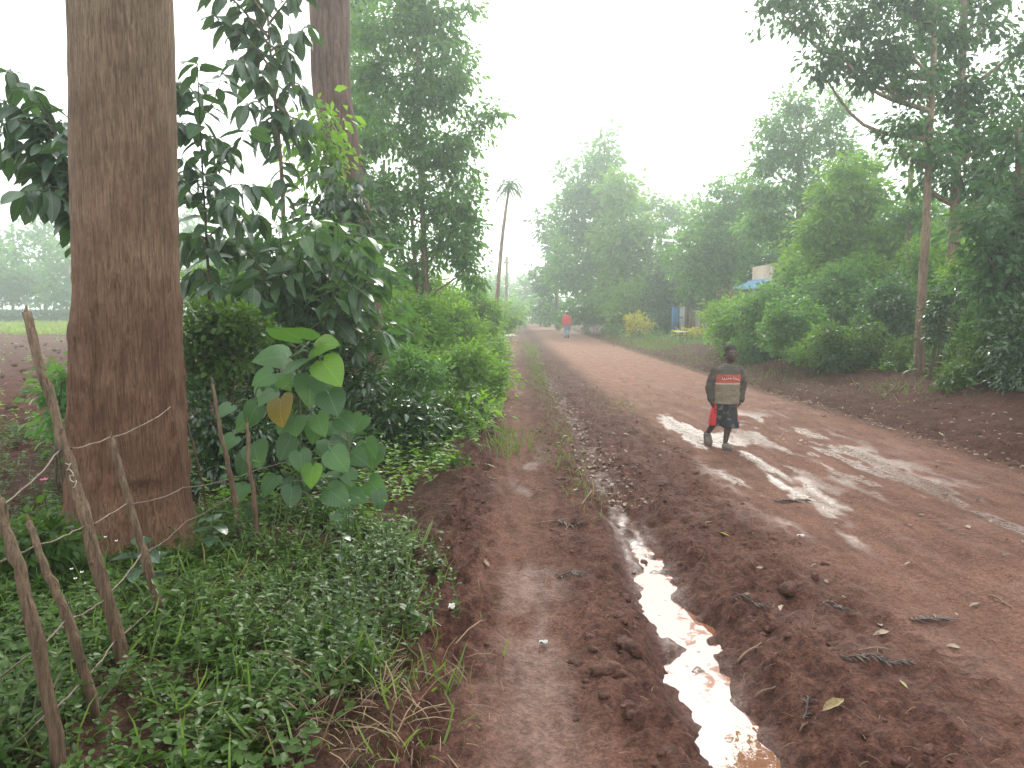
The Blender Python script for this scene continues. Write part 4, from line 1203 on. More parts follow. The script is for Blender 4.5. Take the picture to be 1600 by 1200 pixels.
# the heart-leaved plant by the thin stakes: leaves set one by one
def heart_plant():
    Y = 5.25
    x = (478 - 800) / F * Y
    base = Vector((x, Y, gz(x, Y)))
    root = empty("heart_leaved_plant", base, "plant with big pale green heart-shaped leaves, one of them yellow, beside the huge trunk", "plant")
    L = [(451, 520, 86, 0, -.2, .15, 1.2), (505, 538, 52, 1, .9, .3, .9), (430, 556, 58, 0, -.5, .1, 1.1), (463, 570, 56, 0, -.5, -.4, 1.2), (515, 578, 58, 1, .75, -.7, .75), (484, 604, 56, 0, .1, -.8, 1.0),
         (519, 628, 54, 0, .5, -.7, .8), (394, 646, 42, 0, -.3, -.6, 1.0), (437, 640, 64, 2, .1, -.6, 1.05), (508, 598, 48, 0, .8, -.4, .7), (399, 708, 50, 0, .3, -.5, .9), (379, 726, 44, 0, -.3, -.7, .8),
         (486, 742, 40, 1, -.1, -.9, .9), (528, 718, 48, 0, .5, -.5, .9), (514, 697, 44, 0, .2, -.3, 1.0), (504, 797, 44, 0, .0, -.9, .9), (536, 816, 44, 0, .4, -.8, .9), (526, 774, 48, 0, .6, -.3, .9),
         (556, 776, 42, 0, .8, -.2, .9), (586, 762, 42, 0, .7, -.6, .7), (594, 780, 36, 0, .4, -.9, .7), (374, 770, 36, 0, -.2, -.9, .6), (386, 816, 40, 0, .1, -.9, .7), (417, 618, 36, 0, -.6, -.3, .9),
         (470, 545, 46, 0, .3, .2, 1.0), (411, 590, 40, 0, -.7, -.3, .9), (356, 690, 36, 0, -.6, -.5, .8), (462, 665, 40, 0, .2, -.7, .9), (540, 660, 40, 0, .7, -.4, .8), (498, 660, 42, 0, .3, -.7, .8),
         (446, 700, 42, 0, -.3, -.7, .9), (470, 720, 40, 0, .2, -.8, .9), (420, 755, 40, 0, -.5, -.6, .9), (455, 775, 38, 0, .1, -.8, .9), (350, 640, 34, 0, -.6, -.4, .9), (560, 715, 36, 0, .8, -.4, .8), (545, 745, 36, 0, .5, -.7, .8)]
    for _ in range(46):
        a_ = rng.uniform(0, 6.28); r_ = rng.random() ** .5
        L.append((470 + 115 * r_ * math.cos(a_), 715 + 130 * r_ * math.sin(a_), rng.uniform(26, 44), 0, rng.normal(.1, .5), -rng.uniform(.2, .9), rng.uniform(.6, 1.1)))
    sb = MB()
    main = curve_pts([base - Vector((0, 0, .05)), at(470, 740, Y), at(468, 640, Y + .05), at(462, 545, Y)], 8)
    sb.tube(main, np.linspace(.02, .008, len(main)), 7, False)
    m2 = curve_pts([base + Vector((.05, 0, 0)), at(520, 770, Y - .1), at(545, 700, Y - .1), at(530, 620, Y)], 8)
    sb.tube(m2, np.linspace(.015, .006, len(m2)), 6, False)
    m3 = curve_pts([base + Vector((-.1, 0, 0)), at(410, 780, Y), at(390, 700, Y), at(400, 610, Y)], 8)
    sb.tube(m3, np.linspace(.012, .005, len(m3)), 6, False)
    nodes = np.concatenate([main, m2, m3])
    for k, (u, v, s, kind, dx, dz, tilt) in enumerate(L):
        yy = Y - rng.uniform(0.05, 0.4) + (0.3 if k > 36 else 0)
        p = np.asarray(tuple(at(u, v, yy)))
        D = np.array([dx, -0.55 + rng.normal(0, .15), dz])
        N = np.array([rng.normal(0, .3), -0.75, 0.75 * tilt])
        me = (HEART[k % 3], HEART_BACKLIT, HEART_YELLOW)[kind]
        S = s * yy / F * (0.8 if kind == 2 else 0.92)
        Dn = D / np.linalg.norm(D)
        p0 = p - Dn * S * 0.35
        put_leaf(me, p0, D, N, S, root, base, 1.0, "yellowing leaf" if kind == 2 else None)
        i = int(np.argmin(np.linalg.norm(nodes - p0, axis=1) + 0.3 * np.maximum(0, nodes[:, 2] - p0[2])))
        st = p0 - Dn * S * 0.4
        sb.tube(curve_pts([nodes[i], (nodes[i] + st) / 2 + [0, 0, .03], st], 3), [.005, .004, .004, .004, .0035, .0035, .003], 4, False)
    link("stem", sb.mesh("stem", True, base), M['stem_green'], root)


heart_plant()

# seedlings with broad leaves at the foot of the trunk
for (u, v, n, s, lab) in [(215, 905, 7, .13, "broad-leaved seedling right at the foot of the huge trunk"), (330, 850, 8, .12, "broad-leaved seedling under the thin leaning stakes"),
                          (530, 880, 6, .07, "small pale-leaved seedling among the weeds below the hollow")]:
    b = hit(u, v + 25)
    root = empty("seedling", b, lab, "plant")
    sb = MB(); sb.tube(curve_pts([b, b + Vector((.01, 0, .12)), b + Vector((.03, -.02, .26))], 4), np.linspace(.006, .003, 9), 5, False)
    for k in range(n):
        az = k * 2.4; h = 0.08 + 0.2 * k / n
        p = np.asarray(tuple(b)) + [.02, 0, h]
        put_leaf(LEAF_OVAL[k % 3], p, [math.cos(az), math.sin(az), .25], [rng.normal(0, .2), 0, 1], s * rng.uniform(.8, 1.2), root, b, 1.6)
    link("stem", sb.mesh("stem", True, b), M['stem_green'], root)

# ------------------------------------------------------------------ fence: leaning sticks and barbed wire
def stick(name, label, pts, w0, w1, group=None, cat="post", seg=10):
    cp = curve_pts(pts, 7)
    n = len(cp)
    jit = np.stack([(vnoise(np.arange(n) * .7, np.full(n, pts[0][0] * 9), 4) - .5) * .013, (vnoise(np.arange(n) * .7, np.full(n, pts[0][0] * 5), 8) - .5) * .012, np.zeros(n)], -1)
    base = Vector(tuple(pts[0])); base.z = gz(base.x, base.y)
    mb = MB()
    r = np.linspace(w0, w1, n) * (1 + 0.22 * (vnoise(np.arange(n) * 1.3, np.full(n, w0 * 999), 9) - .5))
    r = r * 0.86
    mb.tube(cp + jit, r, seg, True, wob=0.4)
    # splintered head and a few stubs of side twigs
    tip = cp[-1] + jit[-1]
    dirn = (cp[-1] - cp[-2]) / np.linalg.norm(cp[-1] - cp[-2])
    mb.tube([tip - dirn * .01, tip + dirn * .03 + [w1 * .4, 0, 0]], [w1 * .6, w1 * .15], 5)
    o = link(name, mb.mesh(name, True, base), M['stick'], None, base)
    tag(o, label, cat, group)
    kn = MB()
    for q in range(3):
        i = int(rng.integers(2, n - 2)); d = rng.normal(0, 1, 3)
        kn.tube([cp[i] + jit[i], cp[i] + jit[i] + d / np.linalg.norm(d) * r[i] * 1.7], [r[i] * .5, r[i] * .28], 6)
    link("knot", kn.mesh("knot", True, base), M['stick'], o)["kind"] = "stuff"
    return cp + jit


FP = "leaning fence sticks along the verge"
def P_(u, v, Y): return at(u, v, Y)


def foot(u, v):
    p = hit(u, v); return Vector((p.x, p.y, p.z - 0.12)), p.y


fa, ya = foot(100, 1210); fb, yb = foot(160, 1130); fc, yc = foot(205, 1050); fd, yd = foot(263, 980)
PA = stick("fence_post", "thick peeling fence stick leaning at the lower left corner", [fa, P_(60, 1010, ya), P_(22, 870, ya + .02), P_(-2, 780, ya + .05)], .026, .019, FP)
PB = stick("fence_post", "shorter fence stick between the corner stick and the tallest stick", [fb, P_(112, 985, yb), P_(75, 900, yb + .02), P_(45, 815, yb + .05)], .022, .015, FP)
PC = stick("fence_post", "tallest fence stick leaning in front of the ploughed field", [fc, P_(150, 875, yc), P_(100, 700, yc + .05), P_(62, 570, yc + .08), P_(42, 488, yc + .1)], .032, .019, FP)
PD = stick("fence_post", "pale fence stick leaning in front of the huge trunk", [fd, P_(232, 890, yd), P_(205, 800, yd + .02), P_(174, 684, yd + .05)], .026, .017, FP)
fe, ye = foot(377, 848); ff, yf = foot(402, 858)
stick("stake", "taller thin stake standing right of the huge trunk", [fe, P_(366, 770, ye), P_(345, 680, ye), P_(332, 600, ye)], .022, .014, None, "stake")
stick("stake", "shorter thin stake beside the heart-leaved plant", [ff, P_(398, 790, yf), P_(388, 720, yf), P_(386, 660, yf)], .019, .013, None, "stake")
fg = P_(322, 790, 5.15); stick("stake", "thin stick slanting against the trunk's right side", [Vector((fg.x, fg.y, gz(fg.x, fg.y) - .05)), fg, P_(305, 710, 5.1), P_(285, 640, 5.05)], .012, .009, None, "stake")


def wire(label, knots):
    """knots: world points; sags a little between them; barbs every ~12 cm"""
    pts = []
    for a, b in zip(knots[:-1], knots[1:]):
        a = np.asarray(tuple(a)); b = np.asarray(tuple(b)); L = np.linalg.norm(b - a)
        for t in np.linspace(0, 1, 9, endpoint=False):
            pts.append(a + (b - a) * t + np.array([0, 0, -0.05 * L * 4 * t * (1 - t) * .5]) + rng.normal(0, .0022, 3))
    pts.append(np.asarray(tuple(knots[-1])))
    pts = np.array(pts)
    base = Vector(tuple(pts[0]))
    mb = MB(); mb.tube(pts, 0.0033, 5, False)
    sp = MB(); acc = 0
    for i in range(1, len(pts)):
        acc += np.linalg.norm(pts[i] - pts[i - 1])
        if acc > 0.11:
            acc = 0
            for q in range(2):
                d = rng.normal(0, 1, 3); d /= np.linalg.norm(d)
                sp.tube([pts[i] - d * .013, pts[i] + d * .013], [.0012, .0012], 3)
    o = link("barbed_wire", mb.mesh("barbed_wire", True, base), M['wire'], None, base)
    tag(o, label, "wire", "barbed wires of the fence")
    link("barb", sp.mesh("barb", False, base), M['wire'], o)["kind"] = "stuff"


def on(post, v):
    """point on a post near photo row v"""
    best = None
    for p in post:
        q = (p[2] - CAMZ); zz = p[1] * CT - q * ST
        vv = 600 - F * (p[1] * ST + q * CT) / zz
        if best is None or abs(vv - v) < best[0]: best = (abs(vv - v), p)
    return best[1] + np.array([0, -0.022, 0])


trk = lambda u, v: at(u, v, 4.27)
wire("topmost barbed wire sagging from the tallest stick to the huge trunk", [at(-60, 812, 2.6), on(PA, 792), on(PC, 702), on(PD, 692), trk(266, 636)])
wire("second barbed wire from the top crossing the huge trunk", [at(-60, 900, 2.5), on(PB, 850), on(PC, 815), on(PD, 790), at(285, 762, 4.2), at(400, 735, 5.0), at(520, 690, 5.6)])
wire("third barbed wire from the top, between the sticks and the trunk foot", [at(-60, 1095, 2.4), on(PA, 1005), on(PB, 966), on(PC, 920), on(PD, 866), at(290, 815, 4.2), at(380, 760, 5.0)])
wire("lowest barbed wire running through the weeds to the trunk foot", [at(-70, 1235, 2.3), on(PA, 1120), on(PB, 1060), on(PC, 1007), on(PD, 934), at(296, 885, 4.25)])
# twisted loose wire end tied round the tallest stick
b = Vector(tuple(on(PC, 720)))
mb = MB(); pts = [np.asarray(tuple(b))]
for k in range(16): pts.append(pts[-1] + np.array([math.cos(k * 1.1) * .012 + .003, -.002, math.sin(k * 1.7) * .013 - .006]))
mb.tube(pts, 0.0024, 5); o = link("rope_tie", mb.mesh("rope_tie", True, b), plain_mat("pale_twine", (0.42, 0.36, 0.27), .8), None, b)
tag(o, "pale frayed twine tied round the tallest fence stick", "twine")

# ------------------------------------------------------------------ ground cover
def veg_edge(y): return np.interp(y, [1.5, 2.55, 2.9, 3.4, 4.0, 4.5, 5.1, 6.0, 6.8, 9.7, 16, 60], [-.95, -.80, -.52, -.40, -.50, -.62, -.92, -.95, -.66, -.30, -.15, -.1])


def weeds(n, xr, yr, hmin, hmax, L, edge=None, cond=None, density_noise=True):
    x = rng.uniform(*xr, n); y = rng.uniform(*yr, n)
    k = np.ones(n, bool)
    if edge is not None: k &= x < edge(y) + rng.normal(0, .09, n)
    if density_noise: k &= fbm(x * 2.1, y * 2.1, 131, 3) > rng.uniform(.22, .5, n)
    if cond is not None: k &= cond(x, y)
    x = x[k]; y = y[k]; n = len(x)
    return x, y, n


def weed_mesh(x, y, hmin, hmax, L, nodes=6, tmpl=T_MID, sbm=None, lb=None):
    n = len(x)
    if n == 0: return
    z = ground_z(x, y)
    h = (1 - .65 * np.exp(-((x + 2.2) ** 2 + (y - 4.0) ** 2) / .55)) * rng.uniform(hmin, hmax, n) * (0.25 + 1.3 * fbm(x * 1.7, y * 1.7, 141, 2) ** 1.3)
    lean = rng.normal(0, .42, (n, 2))
    az0 = rng.uniform(0, 6.28, n)
    tone = np.clip(fbm(x * 1.3, y * 1.3, 151, 3) * 1.1 - .1, 0, 1)
    for k in range(nodes):
        t = (k + 1.2) / (nodes + .4)
        for s in (0, math.pi):
            a = az0 + k * 1.57 + s + rng.normal(0, .3, n)
            P = np.stack([x + lean[:, 0] * h * t, y + lean[:, 1] * h * t, z + h * t], -1)
            D = np.stack([np.cos(a), np.sin(a), rng.normal(.12, .3, n)], -1)
            N = np.stack([rng.normal(0, .3, n), rng.normal(0, .3, n), np.ones(n)], -1)
            lb.leaves(P, D, N, L * rng.uniform(.6, 1.25, n) * (1.15 - .45 * t), tmpl, np.clip(tone * .6 + rng.random(n) * .4, 0, 1))
    if sbm is not None:
        P0 = np.stack([x, y, z - .01], -1); D = np.stack([lean[:, 0], lean[:, 1], np.ones(n)], -1)
        sbm.leaves(P0, D, np.tile([0.2, -1, 0], (n, 1)), h * 1.02, T_BLADE, W=0.5)


def blades(mbx, x, y, Lmin, Lmax, spread=.5, W=1.0):
    n = len(x); z = ground_z(x, y)
    D = np.stack([rng.normal(0, spread, n), rng.normal(0, spread, n), np.ones(n)], -1)
    N = rng.normal(0, 1, (n, 3)); N[:, 2] += .4
    mbx.leaves(np.stack([x, y, z - .01], -1), D, N, rng.uniform(Lmin, Lmax, n), T_BLADE, W=W)


lb = MB(); sbm = MB()
sp1 = lambda x, y: fbm(x * 1.1, y * 1.1, 241, 3) + rng.normal(0, .05, len(x)) > .5
sp2 = lambda x, y: fbm(x * 1.1, y * 1.1, 241, 3) + rng.normal(0, .05, len(x)) <= .52
x, y, n = weeds(3600, (-3.4, -0.2), (2.0, 5.2), 0, 0, 0, veg_edge, sp1)
weed_mesh(x, y, .08, .24, .046, 5, T_ROUND, sbm, lb)
x, y, n = weeds(700, (-3.4, -0.2), (2.0, 5.2), 0, 0, 0, veg_edge)
weed_mesh(x, y, .10, .30, .066, 4, T_MID, sbm, lb)
x, y, n = weeds(4600, (-3.2, -0.2), (1.9, 5.2), 0, 0, 0, veg_edge, sp2)
weed_mesh(x, y, .06, .22, .034, 5, T_ROUND, sbm, lb)
x, y, n = weeds(1500, (-2.6, -0.2), (1.9, 4.3), 0, 0, 0, veg_edge)
weed_mesh(x, y, .05, .14, .042, 3, T_MID, sbm, lb)
x, y, n = weeds(1500, (-6.5, -2.3), (4.0, 9.5), 0, 0, 0, None)
weed_mesh(x, y, .1, .3, .06, 4, T_FAR, sbm, lb)
o = link("weeds", lb.mesh("weeds"), M['leaf_weed']); tag(o, "dense low green weeds covering the verge around the fence sticks", None, kind="stuff")
so = link("weed_stems", sbm.mesh("weed_stems"), M['stem_green']); tag(so, "thin stems of the low weeds on the verge", None, kind="stuff")
lb = MB()
x, y, n = weeds(2600, (-3.2, 0.1), (5.0, 16.0), 0, 0, 0, veg_edge)
weed_mesh(x, y, .12, .5, .075, 5, T_FAR, None, lb)
x, y, n = weeds(1500, (-6, 0.1), (14.0, 60.0), 0, 0, 0, veg_edge)
weed_mesh(x, y, .2, .7, .15, 4, T_FAR, None, lb)
o = link("undergrowth", lb.mesh("undergrowth"), M['leaf_hedge']); tag(o, "weedy undergrowth at the foot of the left hedge", None, kind="stuff")
lb = MB()
x = rng.uniform(7.0, 22, 5200); y = rng.uniform(8, 52, 5200)
k = x > 7.1 + rng.normal(0, .25, len(x)) + 0.0 * y
x = x[k]; y = y[k]
weed_mesh(x, y, .15, .6, .12, 4, T_FAR, None, lb)
o = link("undergrowth", lb.mesh("undergrowth"), M['leaf_tree']); tag(o, "leafy undergrowth along the crest of the right bank", None, kind="stuff")

gb = MB()
x, y, n = weeds(2400, (-2.8, -0.25), (1.9, 5.4), 0, 0, 0, lambda y: veg_edge(y) + .06)
blades(gb, x, y, .08, .24, .6, .8)
# straggling tufts on the path edge, the ditch lip and the strip between path and road
for cx, cy, sx, sy, nn, ll in [(-.45, 2.75, .16, .25, 120, .14), (.52, 7.4, .12, .4, 70, .13), (.60, 9.5, .12, .6, 70, .13), (.62, 15, .12, 2.0, 170, .15), (.66, 21, .15, 2.5, 240, .18), (.8, 32, .25, 5, 420, .22), (.62, 6.2, .1, .4, 50, .12),
                               (1.9, 12.5, .25, .8, 160, .1), (6.0, 17.5, .5, 1.5, 300, .16), (6.6, 12.5, .3, .8, 160, .16), (7.0, 36, .9, 3, 900, .3), (6.2, 31, .5, 1.6, 400, .22), (-.05, 8.6, .15, .5, 150, .2),
                               (7.0, 44, .8, 3, 700, .3), (5.9, 24, .4, 2, 260, .18)]:
    blades(gb, rng.normal(cx, sx, nn), rng.normal(cy, sy, nn), ll * .5, ll * 1.2, .55)
o = link("grass", gb.mesh("grass"), M['grass']); tag(o, "grass blades among the weeds and tufts beside path and road", None, kind="stuff")

# dry straw and brown runners at the lower edge of the weeds
sb_ = MB(); n = 380
x = rng.normal(-.62, .22, n); y = rng.normal(2.75, .3, n)
k = x < -.12; x = x[k]; y = y[k]; n = len(x)
D = np.stack([rng.normal(0, 1, n), rng.normal(0, 1, n), rng.uniform(0, .6, n)], -1)
sb_.leaves(np.stack([x, y, ground_z(x, y) + .015], -1), D, np.tile([0, 0, 1.], (n, 1)) + rng.normal(0, .3, (n, 3)), rng.uniform(.08, .25, n), T_BLADE, W=.45)
n = 750
x = rng.uniform(-.6, 1.9, n); y = 2.2 * np.exp(rng.random(n) * 1.7)
D = np.stack([rng.normal(0, 1, n), rng.normal(0, 1, n), rng.normal(0, .08, n)], -1)
sb_.leaves(np.stack([x, y, ground_z(x, y) + .008], -1), D, np.tile([0, 0, 1.], (n, 1)), rng.uniform(.02, .08, n), T_BLADE, W=.6)
o = link("dry_straw", sb_.mesh("dry_straw"), M['straw']); tag(o, "scattered dry straw and runners on the mud and weeds", None, kind="stuff")

# pale dead leaves on the right bank, the ditch and the road edge
lt = MB()
n = 700; x = rng.uniform(5.3, 7.2, n); y = 7.5 + rng.random(n) ** 1.6 * 22
x2 = rng.normal(5.35, .12, 500); y2 = 6.5 + rng.random(500) ** 1.4 * 18
x3 = rng.normal(.9, .15, 900); y3 = 6.0 + rng.random(900) ** 1.3 * 18
x4 = rng.uniform(1.2, 5, 260); y4 = 3 + rng.random(260) ** 1.3 * 16
x = np.concatenate([x, x2, x3, x4]); y = np.concatenate([y, y2, y3, y4]); n = len(x)
D = np.stack([rng.normal(0, 1, n), rng.normal(0, 1, n), rng.normal(0, .2, n)], -1)
N = np.stack([rng.normal(0, .45, n), rng.normal(0, .45, n), np.ones(n)], -1)
lt.leaves(np.stack([x, y, ground_z(x, y) + .012], -1), D, N, rng.uniform(.03, .085, n), T_MID)
o = link("leaf_litter", lt.mesh("leaf_litter"), M['litter']); tag(o, "small pale dead leaves littering bank, ditch and road edges", None, kind="stuff")

# clods of mud thrown up beside the ditch and along the bank
ico = MB(); ico.ball((0, 0, 0), 1, 7, 5)
IV = np.concatenate(ico.v); I3 = np.concatenate(ico.f3); I4 = np.concatenate(ico.f4)
cb = MB()
n1 = 1500
cx_ = np.concatenate([rng.normal(.50, .13, n1 // 3), rng.normal(1.3, .22, n1 // 3), rng.normal(-.42, .14, n1 // 3), rng.uniform(5.5, 7.1, 420), rng.uniform(1.2, 2.0, 200), rng.normal(.9, .1, 120)])
cyy = np.concatenate([2.0 * np.exp(rng.random(n1 // 3) * 2.0), 2.0 * np.exp(rng.random(n1 // 3) * 1.9), 2.6 * np.exp(rng.random(n1 // 3) * 1.5), 7 + rng.random(420) ** 1.4 * 22, 4 + rng.random(200) * 7, 2.2 + rng.random(120) * 6])
ck = (fbm(cx_ * 3.0, cyy * 2.0, 251, 3) + rng.normal(0, .05, len(cx_)) > .5)
cx_ = cx_[ck]; cyy = cyy[ck]
nrm = IV / np.linalg.norm(IV, axis=1, keepdims=True)
czz = ground_z(cx_, cyy)
for a_, b_, z_ in zip(cx_, cyy, czz):
    s = min(rng.gamma(0.9, .011) + .003, .055)
    sd = rng.uniform(0, 99)
    lump = 0.55 + 0.9 * vnoise(nrm[:, 0] * 1.6 + sd, nrm[:, 1] * 1.6 + nrm[:, 2] * 1.3 + sd, 7) + rng.normal(0, .13, len(IV))
    q = IV * lump[:, None] * np.array([1, rng.uniform(.6, 1.5), rng.uniform(.4, .8)]) * s
    an = rng.uniform(0, 6.28); c_, s_ = math.cos(an), math.sin(an)
    q = np.stack([q[:, 0] * c_ - q[:, 1] * s_, q[:, 0] * s_ + q[:, 1] * c_, q[:, 2]], -1)
    cb.add(q + np.array([a_, b_, z_ - s * .16]), I3, I4)
fx_ = -6 - rng.random(900) ** 1.5 * 26; fy_ = 8 + rng.random(900) ** 1.3 * 34
fc_ = MB()
fzz = ground_z(fx_, fy_)
for a_, b_, z_ in zip(fx_, fy_, fzz):
    s = rng.uniform(.03, .11)
    q = IV * (1 + rng.normal(0, .22, (len(IV), 1))) * np.array([1, rng.uniform(.6, 1.4), .6]) * s
    fc_.add(q + np.array([a_, b_, z_ + s * .1]), I3, I4)
fme = fc_.mesh("field_clods", False)
for nm, val in (("wet", 0.0), ("tone", 0.2)):
    at_ = fme.attributes.new(nm, 'FLOAT', 'POINT'); at_.data.foreach_set("value", np.full(len(fme.vertices), val, np.float32))
o = link("field_clods", fme, M['field']); tag(o, "broken clods of red earth on the ploughed field", None, kind="stuff")
lbf = MB()
fx_ = -5 - rng.random(900) ** 1.5 * 26; fy_ = 8 + rng.random(900) ** 1.3 * 40
kk = fbm(fx_ * .5, fy_ * .5, 211, 2) > .48
weed_mesh(fx_[kk], fy_[kk], .06, .25, .11, 3, T_FAR, None, lbf)
n = 1400; fx_ = -6 - rng.random(n) ** 1.4 * 30; fy_ = 8 + rng.random(n) ** 1.2 * 46
o = link("field_weeds", lbf.mesh("field_weeds"), M['leaf_hedge']); tag(o, "scattered green weeds on the ploughed field", None, kind="stuff")
sf = MB(); D = np.stack([rng.normal(0, 1, n), rng.normal(0, 1, n), rng.uniform(0, .4, n)], -1)
sf.leaves(np.stack([fx_, fy_, ground_z(fx_, fy_) + .03], -1), D, np.tile([0, 0, 1.], (n, 1)), rng.uniform(.15, .4, n), T_BLADE, W=1.2)
o = link("field_straw", sf.mesh("field_straw"), M['straw']); tag(o, "pale stubble and straw strewn over the ploughed field", None, kind="stuff")
me = cb.mesh("mud_clods", False)
for nm, val in (("wet", 0.15), ("tone", 0.08)):
    at_ = me.attributes.new(nm, 'FLOAT', 'POINT'); at_.data.foreach_set("value", np.full(len(me.vertices), val, np.float32))
o = link("mud_clods", me, M['mud']); tag(o, "lumps of wet red mud thrown up along ditch, path and bank", None, kind="stuff")

# ------------------------------------------------------------------ house, gate, bench and boards on the right
def part(name, mb, mat, parent, base, smooth=False, label=None):
    o = link(name, mb.mesh(name, smooth, base), mat, parent)
    if label: o["label"] = label
    return o


M['plaster'] = plain_mat("beige_plaster", (0.50, 0.43, 0.35), 0.9, (0.40, 0.33, 0.26), 6, 0, 0.2)
M['blue_sheet'] = plain_mat("blue_roof_sheet", (0.07, 0.24, 0.42), 0.45, (0.06, 0.19, 0.34), 3)
M['blue_gate'] = plain_mat("blue_gate_paint", (0.06, 0.22, 0.44), 0.45, (0.05, 0.17, 0.34), 5)
M['white_sheet'] = plain_mat("weathered_white_sheet", (0.55, 0.57, 0.58), 0.5, (0.42, 0.43, 0.44), 5)
M['grey_board'] = plain_mat("pale_grey_board", (0.42, 0.42, 0.40), 0.8, (0.30, 0.29, 0.27), 20, 0, 0.2, (1, 1, .1))
M['wood'] = plain_mat("old_wood", (0.20, 0.13, 0.085), 0.8, (0.12, 0.08, 0.055), 20, 0, 0.2, (1, 1, .15))
M['white_wood'] = plain_mat("bleached_board", (0.62, 0.60, 0.57), 0.7, (0.48, 0.45, 0.42), 14)
M['dark'] = plain_mat("dark_window", (0.02, 0.022, 0.025), 0.2)


def house():
    Yh = 31.4
    x0, x1 = 10.95, 16.0
    base = Vector((13.4, 32.7, gz(13.4, 32.7)))
    b = base.z
    root = empty("house", base, "small beige house with a blue sheet porch roof half hidden behind the shrubs", "house")
    y0_, y1_ = Yh, 34.0; zt = 3.72; th = .2
    mb = MB()
    mb.box(((x0 + x1) / 2, y0_ + th / 2, (zt + b) / 2), (x1 - x0, th, zt - b))
    mb.box(((x0 + x1) / 2, y1_ - th / 2, (zt + b) / 2), (x1 - x0, th, zt - b))
    mb.box((x0 + th / 2, (y0_ + y1_) / 2, (zt + b) / 2), (th, y1_ - y0_ - 2 * th - .004, zt - b - .004))
    mb.box((x1 - th / 2, (y0_ + y1_) / 2, (zt + b) / 2), (th, y1_ - y0_ - 2 * th - .004, zt - b - .004))
    mb.box(((x0 + x1) / 2, (y0_ + y1_) / 2, zt - .35), (x1 - x0 - 2 * th - .01, y1_ - y0_ - 2 * th - .01, .1))
    part("wall", mb, M['plaster'], root, base)
    for wx_ in (12.0, 14.9):
        mb = MB(); mb.box((wx_, y0_ - .012, 1.75), (1.0, .04, 1.0)); w = part("window", mb, M['dark'], root, base)
        mb = MB()
        for dx, dz, sx, sz in ((-.52, 0, .06, 1.12), (.52, 0, .06, 1.12), (0, .53, .98, .06), (0, -.53, .98, .06), (0, 0, .04, 1.0)): mb.box((wx_ + dx, y0_ - .045, 1.75 + dz), (sx, .05, sz))
        part("window_frame", mb, M['blue_gate'], w, base)
    mb = MB(); mb.box((13.4, y0_ - .015, b + 1.05), (.9, .05, 2.1)); d = part("door", mb, M['blue_gate'], root, base)
    mb = MB(); mb.box((13.7, y0_ - .06, b + 1.0), (.03, .05, .14)); part("handle", mb, M['wood'], d, base)
    # porch roof: a corrugated sheet sloping to the front left, on poles
    A = np.array([at(1171, 438, 34.0), at(1202, 435, Yh)]); A[:, 0] = x0 - .012; B = np.array([at(1144, 452, 34.0), at(1180, 450.5, Yh)])
    nu, nv = 61, 5
    V = []
    for iv in range(nv):
        for iu in range(nu):
            p = (A[0] * (1 - iu / (nu - 1)) + A[1] * iu / (nu - 1)) * (1 - iv / (nv - 1)) + (B[0] * (1 - iu / (nu - 1)) + B[1] * iu / (nu - 1)) * iv / (nv - 1)
            V.append(p + np.array([0, 0, .02 * (1 if iu % 2 else -1)]))
    V = np.array(V); nn = len(V)
    V = np.concatenate([V, V - [0, 0, .03]])
    f = []
    for iv in range(nv - 1):
        for iu in range(nu - 1):
            a = iv * nu + iu
            f.append((a, a + nu, a + nu + 1, a + 1)); f.append((a + nn, a + 1 + nn, a + nu + 1 + nn, a + nu + nn))
    for iu in range(nu - 1):
        a = (nv - 1) * nu + iu; f.append((a, a + nn, a + 1 + nn, a + 1))
    for iv in range(nv - 1):
        a = iv * nu; f.append((a, a + nn, a + nu + nn, a + nu)); a = iv * nu + nu - 1; f.append((a, a + nu, a + nu + nn, a + nn))
    mb = MB(); mb.add(V, (), f); r = part("roof", mb, M['blue_sheet'], root, base, label="blue corrugated sheet porch roof")
    for p in B:
        mb = MB(); mb.tube([(p[0] + .05, p[1] + .1, gz(p[0], p[1]) - .1), (p[0] + .05, p[1] + .1, p[2] - .05)], .05, 8); part("porch_post", mb, M['wood'], root, base, True)
    mb = MB(); mb.box((B[0] + B[1]) / 2 + np.array([.05, .1, -.085]), (np.linalg.norm(B[1] - B[0]), .08, .07)); part("fascia", mb, M['wood'], r, base)


house()

# gate: blue leaf standing open, pale leaf beside it, a post
Yg = 41.5
g0 = at(1050, 527, Yg); zg = gz(g0.x, Yg); base = Vector((g0.x + .35, Yg, zg))
root = empty("gate", base, "blue and white sheet metal gate standing open by the golden bushes", "gate")
H = at(1060, 480, Yg).z - zg


def gate_leaf(pa, pb, mat, lab):
    d = (pb - pa); d.z = 0; L_ = d.length; an = math.atan2(d.y, d.x)
    rot = Matrix.Rotation(an, 3, 'Z'); c = (pa + pb) / 2
    mb = MB(); mb.box((c.x, c.y, zg + H / 2 + .04), (L_, .03, H - .06), rot); lf = part("gate_leaf", mb, mat, root, base, label=lab)
    fr = MB()
    for t in (-.5, .5): fr.box(Vector((c.x, c.y, zg + H / 2 + .04)) + rot @ Vector((t * (L_ - .04), -.03, 0)), (.05, .04, H), rot)
    for z in (.06, H * .52, H): fr.box(Vector((c.x, c.y, zg + z)) + rot @ Vector((0, -.03, 0)), (L_ - .1, .034, .05), rot)
    part("frame", fr, mat, lf, base)
    rb = MB()
    for t in np.linspace(-.4, .4, 7): rb.box(Vector((c.x, c.y, zg + H / 2 + .04)) + rot @ Vector((t * L_, -.0215, 0)), (.02, .012, H - .12), rot)
    part("rib", rb, mat, lf, base)


